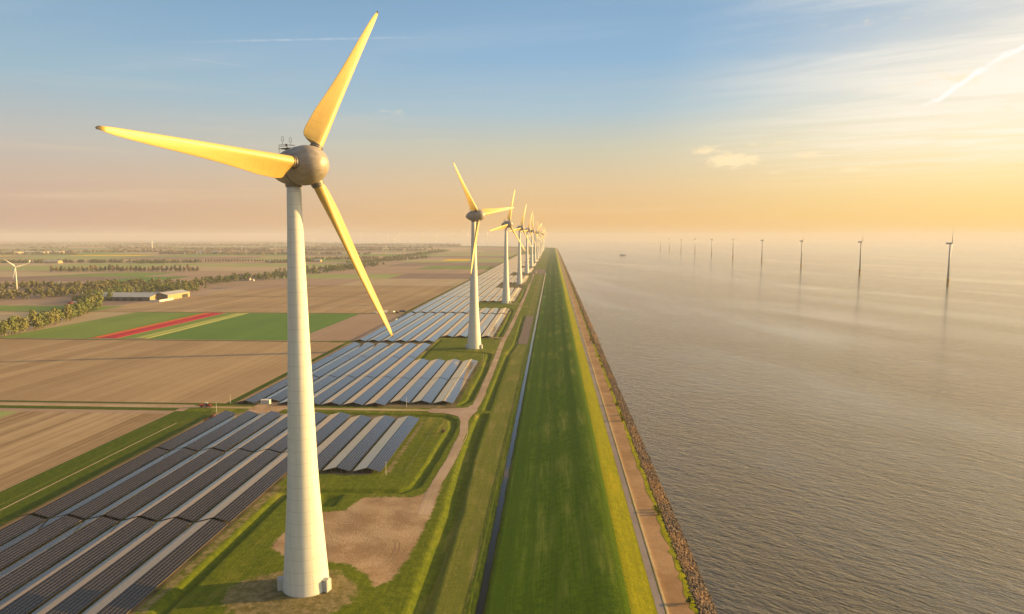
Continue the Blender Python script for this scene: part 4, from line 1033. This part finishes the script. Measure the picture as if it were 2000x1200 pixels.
# ---------------------------------------------------------------- buildings
def hall(name, x0, x1, y0, y1, eave, ridge, axis, label, wall, gable, roof, doors=(), cat='barn', loc=None, rz=0.0):
    """gabled hall in local coordinates; axis = direction of the ridge"""
    root = link(name, None, loc=loc or (0, 0, 0), rot=(0, 0, rz)); ov = .5
    m = MB(); w_ = MB()
    if axis == 'x':
        ym = (y0 + y1) / 2
        m.box(((x0 + x1) / 2, y0 + .1, eave / 2), (x1 - x0 - .02, .2, eave)); m2 = MB(); m2.box(((x0 + x1) / 2, y1 - .1, eave / 2), (x1 - x0 - .02, .2, eave))
        for xx, od in ((x0, 1), (x1, 0)):
            f = [(0, 1, 2, 3, 4)] if not od else [(4, 3, 2, 1, 0)]
            w_.add([(xx, y0, 0), (xx, y1, 0), (xx, y1, eave), (xx, ym, ridge), (xx, y0, eave)], f)
        rp = [((x0 - ov, y0 - ov, eave - .15), (x1 + ov, y0 - ov, eave - .15), (x1 + ov, ym, ridge + .15), (x0 - ov, ym, ridge + .15)), ((x1 + ov, y1 + ov, eave - .15), (x0 - ov, y1 + ov, eave - .15), (x0 - ov, ym, ridge + .15), (x1 + ov, ym, ridge + .15))]
    else:
        xm_ = (x0 + x1) / 2
        m.box((x1 - .1, (y0 + y1) / 2, eave / 2), (.2, y1 - y0 - .02, eave)); m2 = MB(); m2.box((x0 + .1, (y0 + y1) / 2, eave / 2), (.2, y1 - y0 - .02, eave))
        for yy, od in ((y0, 0), (y1, 1)):
            f = [(0, 1, 2, 3, 4)] if not od else [(4, 3, 2, 1, 0)]
            w_.add([(x0, yy, 0), (x1, yy, 0), (x1, yy, eave), (xm_, yy, ridge), (x0, yy, eave)], f)
        rp = [((x1 + ov, y0 - ov, eave - .15), (x1 + ov, y1 + ov, eave - .15), (xm_, y1 + ov, ridge + .15), (xm_, y0 - ov, ridge + .15)), ((x0 - ov, y1 + ov, eave - .15), (x0 - ov, y0 - ov, eave - .15), (xm_, y0 - ov, ridge + .15), (xm_, y1 + ov, ridge + .15))]
    m.build('wall', [wall], root); m2.build('wall', [wall], root); w_.build('gable_wall', [gable], root)
    rf = MB()
    for q in rp:
        V = list(q) + [(a, b, c + .3) for a, b, c in q]
        rf.add(V, [(3, 2, 1, 0), (4, 5, 6, 7), (0, 1, 5, 4), (1, 2, 6, 5), (2, 3, 7, 6), (3, 0, 4, 7)])
    rf.build('roof', [roof], root)
    for (c, size, mat, nm) in doors: MB().box(c, size).build(nm, [mat], root)
    return tag(root, label, cat)
B1 = G(293, 588.5)
hall('barn', -120, 0, 0, 62, 7.0, 12.5, 'x', 'long barn with shaded side and pale roof, left of the pair', M['barn_shaded'], M['barn_sunlit'], M['barn_roof'], loc=(B1[0], B1[1], 0),
     doors=[((-18 - 14 * k, -.12, 2.6), (8, .2, 5.0), M['barn_dark'], 'door') for k in range(5)] + [((-100, -.12, 3), (18, .2, 3), M['grey_paint'], 'window')])
B2 = G(328, 586.5)
hall('barn', -30, 0, 0, 76, 9.0, 13.0, 'y', 'barn with sunlit side and light roof, right of the pair', M['barn_sunlit'], M['barn_shaded'], M['barn_roof'], loc=(B2[0], B2[1], 0),
     doors=[((.12, 58, 3.2), (.2, 20, 6.0), M['barn_dark'], 'door')])
s = G(308, 590); m = MB(); m.box((0, 0, 1.8), (1.2, 44, 3.6)); m.box((-9, -21, 1.8), (17, 1.2, 3.6)); tag(m.build('silage_wall', [M['white_paint']], loc=(s[0] + 4, s[1] + 20, 0)), 'low white silage wall in front of the two barns', 'wall')
def house(px, py, wx, wy, e, r_, axis, lab, roof, wall, cat='house'):
    x, y = G(px, py)
    return hall('house', -wx / 2, wx / 2, -wy / 2, wy / 2, e, r_, axis, lab, wall, wall, roof, loc=(x, y, 0), cat=cat,
                doors=[((-wx * .25, -wy / 2 - .06, e * .5), (wx * .1, .12, e * .4), M['glass'], 'window'), ((wx * .25, -wy / 2 - .06, e * .5), (wx * .1, .12, e * .4), M['glass'], 'window'), ((0, -wy / 2 - .06, 1.1), (1.4, .12, 2.2), M['barn_dark'], 'door')])
house(112, 559, 16, 12, 4, 9, 'x', 'white roofed farmhouse among the trees near the left turbine', M['white_paint'], M['barn_shaded'])
house(158, 564, 22, 12, 4, 7, 'x', 'low pale farmhouse in the grove left of the barns', M['tile_roof'], M['white_paint'])
house(483, 548, 16, 12, 4, 8, 'x', 'red roofed white farmhouse at the wood edge', M['tile_roof'], M['white_paint'])
house(494, 549, 6, 6, 3, 5, 'y', 'small white outbuilding right of the red roofed farmhouse', M['barn_roof'], M['white_paint'], 'shed')
house(660, 525.5, 34, 24, 7, 12, 'y', 'yellow lit farmhouse in the belt between tower and blade', M['tile_roof'], M['barn_sunlit'])
house(627, 527, 14, 12, 4, 8, 'x', 'low house with red roof left of the yellow lit farmhouse', M['tile_roof'], M['white_paint'])
house(103, 514.5, 70, 30, 8, 13, 'x', 'yellow lit barn in the hedgerow beyond the left windbreak', M['barn_roof'], M['barn_sunlit'], 'barn')
house(53, 512.5, 20, 20, 5, 9, 'x', 'small pale house left of the yellow lit barn', M['barn_roof'], M['white_paint'])
house(533, 513.5, 32, 20, 5, 10, 'x', 'grey roofed house in the hedgerow just left of the big tower', M['barn_roof'], M['white_paint'])
house(617, 511.5, 50, 24, 7, 12, 'x', 'grey roofed sheds right behind the big tower', M['barn_roof'], M['barn_sunlit'], 'shed')
house(392, 494.5, 40, 26, 8, 15, 'x', 'left bright farmhouse on the hazy plain', M['barn_roof'], M['white_paint'])
house(424, 494.5, 60, 26, 9, 17, 'x', 'right bright farmhouse on the hazy plain', M['barn_roof'], M['barn_sunlit'])
for i, (px, w_) in enumerate([(12, 150), (33, 60), (70, 150), (105, 130)]):
    house(px, 495.5 - i * .5, w_, 60, 7, 10, 'x', f'{ordw(i)} greenhouse from the left on the far left plain', M['white_paint'], M['barn_sunlit'], 'greenhouse')
x, y = G(297, 485.5); m = MB(); m.tube([(0, 0, 0), (0, 0, 30), (0, 0, 60)], [7, 5.5, 4.5], 16); m.tube([(0, 0, 60), (0, 0, 68)], [6.5, 6.5], 16); m.tube([(0, 0, 68), (0, 0, 86)], [1, .3], 8)
tag(m.build('water_tower', [M['white_paint']], loc=(x, y, 0)), 'thin white tower far away on the hazy plain', 'tower')

# kiosk between the first two rows of the second block
kx, ky = -194.3, 451.2
k = link('transformer_kiosk', None, loc=(kx, ky, 0))
MB().box((0, 0, 1.35), (6.0, 2.6, 2.5)).build('body', [M['white_paint']], k)
m = MB(); m.box((0, 0, 2.72), (6.5, 3.1, .22)); m.build('roof', [M['white_paint']], k)
for i in range(3): MB().box((-1.5 + 1.5 * i, -1.34, 1.3), (1.25, .08, 2.1)).build('door', [M['grey_paint']], k)
MB().box((0, 0, .02), (7, 3.6, .2)).build('plinth', [M['grey_paint']], k)
tag(k, 'white transformer kiosk at the near end of the second solar row', 'kiosk')
# camera poles
for (px, py, lab) in [(450, 789, 'tall thin mast left of the kiosk beside the field'), (423, 806, 'tall thin mast at the corner of the nearest solar block'), (794, 795, 'thin white mast by the road in front of the solar ends'), (754, 928, 'thin mast at the near right corner of the solar block'), (944, 706, 'thin mast by the ditch below the second turbine')]:
    x, y = G(px, py); r = link('camera_mast', None, loc=(x, y, H1(x, y)))
    MB().tube([(0, 0, -.3), (0, 0, 6.5)], [.11, .07], 8).build('pole', [M['white_paint']], r)
    MB().box((.2, 0, 6.5), (.6, .22, .25)).build('camera_head', [M['grey_paint']], r)
    MB().box((0, -.2, 1.0), (.45, .3, .7)).build('control_box', [M['grey_paint']], r); tag(r, lab, 'mast')
# fence posts row along the first block
def fence(name, pts, lab, h=1.1, step=3.2):
    root = link(name, None, loc=(pts[0][0], pts[0][1], 0)); P = MB(); x0, y0 = pts[0]; allp = []
    for (a, b) in zip(pts[:-1], pts[1:]):
        L = math.dist(a, b); n_ = max(1, int(L / step))
        for i in range(n_): allp.append((a[0] + (b[0] - a[0]) * i / n_ - x0, a[1] + (b[1] - a[1]) * i / n_ - y0))
    allp.append((pts[-1][0] - x0, pts[-1][1] - y0))
    pm = MB(); pm.box((0, 0, h / 2 - .1), (.09, .09, h + .2)); pme = pm.mesh('post', [M['bark']])
    for (x, y) in allp[:100]: link('post', pme, root, loc=(x, y, H1(x + x0, y + y0)))
    w_ = MB()
    for (a, b) in zip(allp[:-1], allp[1:]):
        for zz in (.35, .7, 1.0): w_.tube([(a[0], a[1], H1(a[0] + x0, a[1] + y0) + zz), (b[0], b[1], H1(b[0] + x0, b[1] + y0) + zz)], .012, 3, caps=False)
    w_.build('wire', [M['steel']], root); return tag(root, lab, 'fence')
fence('wire_fence', [(-70, 318.5), (-70, 415), (-85, 419)], 'low wire fence right of the nearest solar block')
fence('wire_fence', [(-218.5, 435), (-300, 434.5), (-500, 434)], 'post and wire fence on the near side of the farm road', step=8)
fence('wire_fence', [(-222, 447), (-300, 447), (-560, 447)], 'post and wire fence on the far side of the farm road', step=8)

# vehicles and machines
def wheel(root, x, y, r_, w_=.35):
    m = MB(); m.tube([(x, y - w_ / 2, r_), (x, y + w_ / 2, r_)], r_, 16); wh = m.build('wheel', [M['tyre']], root)
    m = MB(); m.tube([(x, y - w_ / 2 - .02, r_), (x, y + w_ / 2 + .02, r_)], r_ * .5, 12); m.build('rim', [M['grey_paint']], wh)
def tractor(x, y, rz, lab):
    r = link('tractor', None, loc=(x, y, .05), rot=(0, 0, rz))
    m = MB(); m.box((1.1, 0, 1.35), (2.0, .9, .9), taper=.9); m.box((-.2, 0, .9), (3.4, .7, .4)); m.build('body', [M['red_paint']], r)
    c = MB().box((-.8, 0, 2.1), (1.6, 1.5, 1.3), taper=.88).build('cab', [M['glass']], r); MB().box((-.8, 0, 2.82), (1.75, 1.6, .14)).build('roof', [M['white_paint']], r)
    MB().tube([(1.5, .3, 1.7), (1.5, .3, 2.6)], .06, 6).build('exhaust', [M['dark_steel']], r)
    for yy in (-.85, .85): wheel(r, -1.0, yy, .9, .5); wheel(r, 1.6, yy, .6, .4)
    m = MB(); m.box((-4.2, 0, 1.3), (3.4, 1.9, .9)); m.box((-2.3, 0, .7), (1.2, .2, .15)); m.build('spreader', [M['red_paint']], r)
    for yy in (-.9, .9): wheel(r, -4.2, yy, .55)
    return tag(r, lab, 'tractor')
tractor(-229, 439.5, 0, 'red tractor with trailer on the farm road')
def van(x, y, rz, mat, lab, cat='van', L=5.4):
    r = link(cat.replace(' ', '_'), None, loc=(x, y, .05), rot=(0, 0, rz))
    m = MB(); m.add([(-L / 2, -.95, .4), (L / 2, -.95, .4), (L / 2, -.95, 1.1), (L / 2 - .8, -.95, 1.3), (L / 2 - 1.6, -.9, 2.2), (-L / 2, -.9, 2.3), (-L / 2, .95, .4), (L / 2, .95, .4), (L / 2, .95, 1.1), (L / 2 - .8, .95, 1.3), (L / 2 - 1.6, .9, 2.2), (-L / 2, .9, 2.3)],
          [(0, 1, 2, 3, 4, 5), (11, 10, 9, 8, 7, 6), (0, 6, 7, 1), (1, 7, 8, 2), (2, 8, 9, 3), (3, 9, 10, 4), (4, 10, 11, 5), (5, 11, 6, 0)]); m.build('body', [mat], r)
    MB().add([(L / 2 - .83, -.8, 1.36), (L / 2 - .83, .8, 1.36), (L / 2 - 1.5, .76, 2.14), (L / 2 - 1.5, -.76, 2.14)], [(0, 1, 2, 3)]).build('windscreen', [M['glass']], r, loc=(.03, 0, .03))
    for xx in (-L / 2 + 1, L / 2 - 1):
        for yy in (-.9, .9): wheel(r, xx, yy, .36, .25)
    return tag(r, lab, cat)
van(-247, 1006, .3, M['white_paint'], 'white van leftmost at the field end of the solar rows')
van(-238, 1022, 1.2, M['white_paint'], 'white van in the middle behind the field corner')
van(-230, 1012, -.4, M['dark_steel'], 'dark van nearest to the solar rows at the crossing')
def container(x, y, rz, mat, lab, L=6):
    r = link('container', None, loc=(x, y, .1), rot=(0, 0, rz)); m = MB(); m.box((0, 0, 1.3), (L, 2.4, 2.5))
    n_ = int(L / .5)
    for i in range(n_): 
        for yy in (-1.22, 1.22): m.box((-L / 2 + .3 + i * .5, yy, 1.3), (.22, .06, 2.2))
    m.build('body', [mat], r)
    for yy in (-.6, .6): MB().box((L / 2 + .03, yy, 1.3), (.06, 1.1, 2.3)).build('door', [mat], r)
    return tag(r, lab, 'container')
container(-226, 1027, .2, M['blue_paint'], 'blue container at the field end of the solar rows', 9)
container(-252, 1026, .5, M['white_paint'], 'white site container behind the vans', 7)
container(-262, 1004, .1, M['white_paint'], 'white site cabin left of the vans', 6)
def excavator(x, y, rz, sc, lab):
    r = link('excavator', None, loc=(x, y, .1), rot=(0, 0, rz)); r.scale = (sc, sc, sc)
    for yy in (-1.1, 1.1):
        m = MB(); m.box((0, yy, .45), (3.8, .55, .8), taper=.85); m.build('crawler_track', [M['tyre']], r)
    MB().box((-.5, 0, 1.5), (3.2, 2.4, 1.1), taper=.92).build('body', [M['yellow_paint']], r)
    MB().box((.6, .7, 2.3), (1.3, 1.0, 1.3), taper=.85).build('cab', [M['glass']], r)
    MB().tube([(1, 0, 1.9), (3.2, 0, 4.6), (5.2, 0, 4.0)], [.3, .28, .2], 8).build('boom', [M['yellow_paint']], r)
    MB().tube([(5.2, 0, 4.0), (5.9, 0, 1.6)], [.2, .14], 8).build('dipper_arm', [M['yellow_paint']], r)
    MB().box((5.7, 0, 1.1), (.9, 1.0, .8), taper=1.2).build('bucket', [M['dark_steel']], r)
    return tag(r, lab, 'excavator')
excavator(-52, 2160, 1.0, 1.8, 'sandy coloured excavator on the dug up plot by the fifth turbine')
for i, (px, py, mt) in enumerate([(137, 594, 'red_paint'), (146, 592, 'white_paint'), (152, 596, 'red_paint'), (162, 594, 'white_paint')]):
    x, y = G(px, py)
    r = link('farm_trailer', None, loc=(x, y, .1), rot=(0, 0, i * 1.1)); MB().box((0, 0, 1.9), (6.5, 2.5, 1.8), taper=1.12).build('body', [M[mt]], r)
    for xx in (-1.6, 1.6):
        for yy in (-1.1, 1.1): wheel(r, xx, yy, .6)
    tag(r, ['red farm trailer leftmost in the yard by the poplars', 'white farm trailer rearmost in the yard by the poplars', 'red farm trailer nearest in the yard by the poplars', 'white farm trailer rightmost in the yard by the poplars'][i], 'trailer', 'trailers in the farm yard')
# boat far out on the lake
bx, by = G(1216, 499, WATER_Z)
r = link('cargo_boat', None, loc=(bx, by, WATER_Z), rot=(0, 0, R(-25))); sc = 1.0
m = MB(); m.add([(-17, -3, -.5), (13, -3, -.5), (19, 0, -.5), (13, 3, -.5), (-17, 3, -.5), (-17.5, -3.4, 2.2), (14, -3.4, 2.2), (21, 0, 3.0), (14, 3.4, 2.2), (-17.5, 3.4, 2.2)], [(0, 5, 6, 1), (1, 6, 7, 2), (2, 7, 8, 3), (3, 8, 9, 4), (4, 9, 5, 0), (5, 9, 8, 7, 6), (0, 1, 2, 3, 4)]); m.build('hull', [M['dark_steel']], r)
MB().box((-12, 0, 4.6), (7, 5, 4.8), taper=.9).build('wheelhouse', [M['dark_steel']], r)
MB().box((3, 0, 3.2), (16, 5, 2.2), taper=.95).build('cargo_hold', [M['barn_dark']], r)
MB().tube([(8, 0, 3), (8, 0, 11)], .2, 6).build('mast', [M['dark_steel']], r)
tag(r, 'small dark cargo boat far out on the lake', 'boat')
# marker stake by the bare plot
x, y = G(1009, 671); tag(MB().tube([(0, 0, -.3), (0, 0, 1.9)], .09, 6).box((0, 0, 1.7), (.5, .08, .4)).build('marker_stake', [M['white_paint']], loc=(x, y, H1(x, y))), 'short white marker stake at the near corner of the bare plot', 'stake')

# ---------------------------------------------------------------- haze
hm = bpy.data.materials.new('haze'); hm.use_nodes = True; hm.node_tree.nodes.clear(); h = NT(hm.node_tree)
pv = h.node('ShaderNodeVolumePrincipled'); pv.inputs['Color'].default_value = (.76, .77, .87, 1); pv.inputs['Density'].default_value = 0.000072; pv.inputs['Anisotropy'].default_value = 0.1
ho = h.node('ShaderNodeOutputMaterial'); h.l.new(pv.outputs[0], ho.inputs['Volume'])
hb = MB().box((0, 10200, 100.5), (48600, 21700, 209)).build('haze', [hm]); tag(hb, kind='stuff')
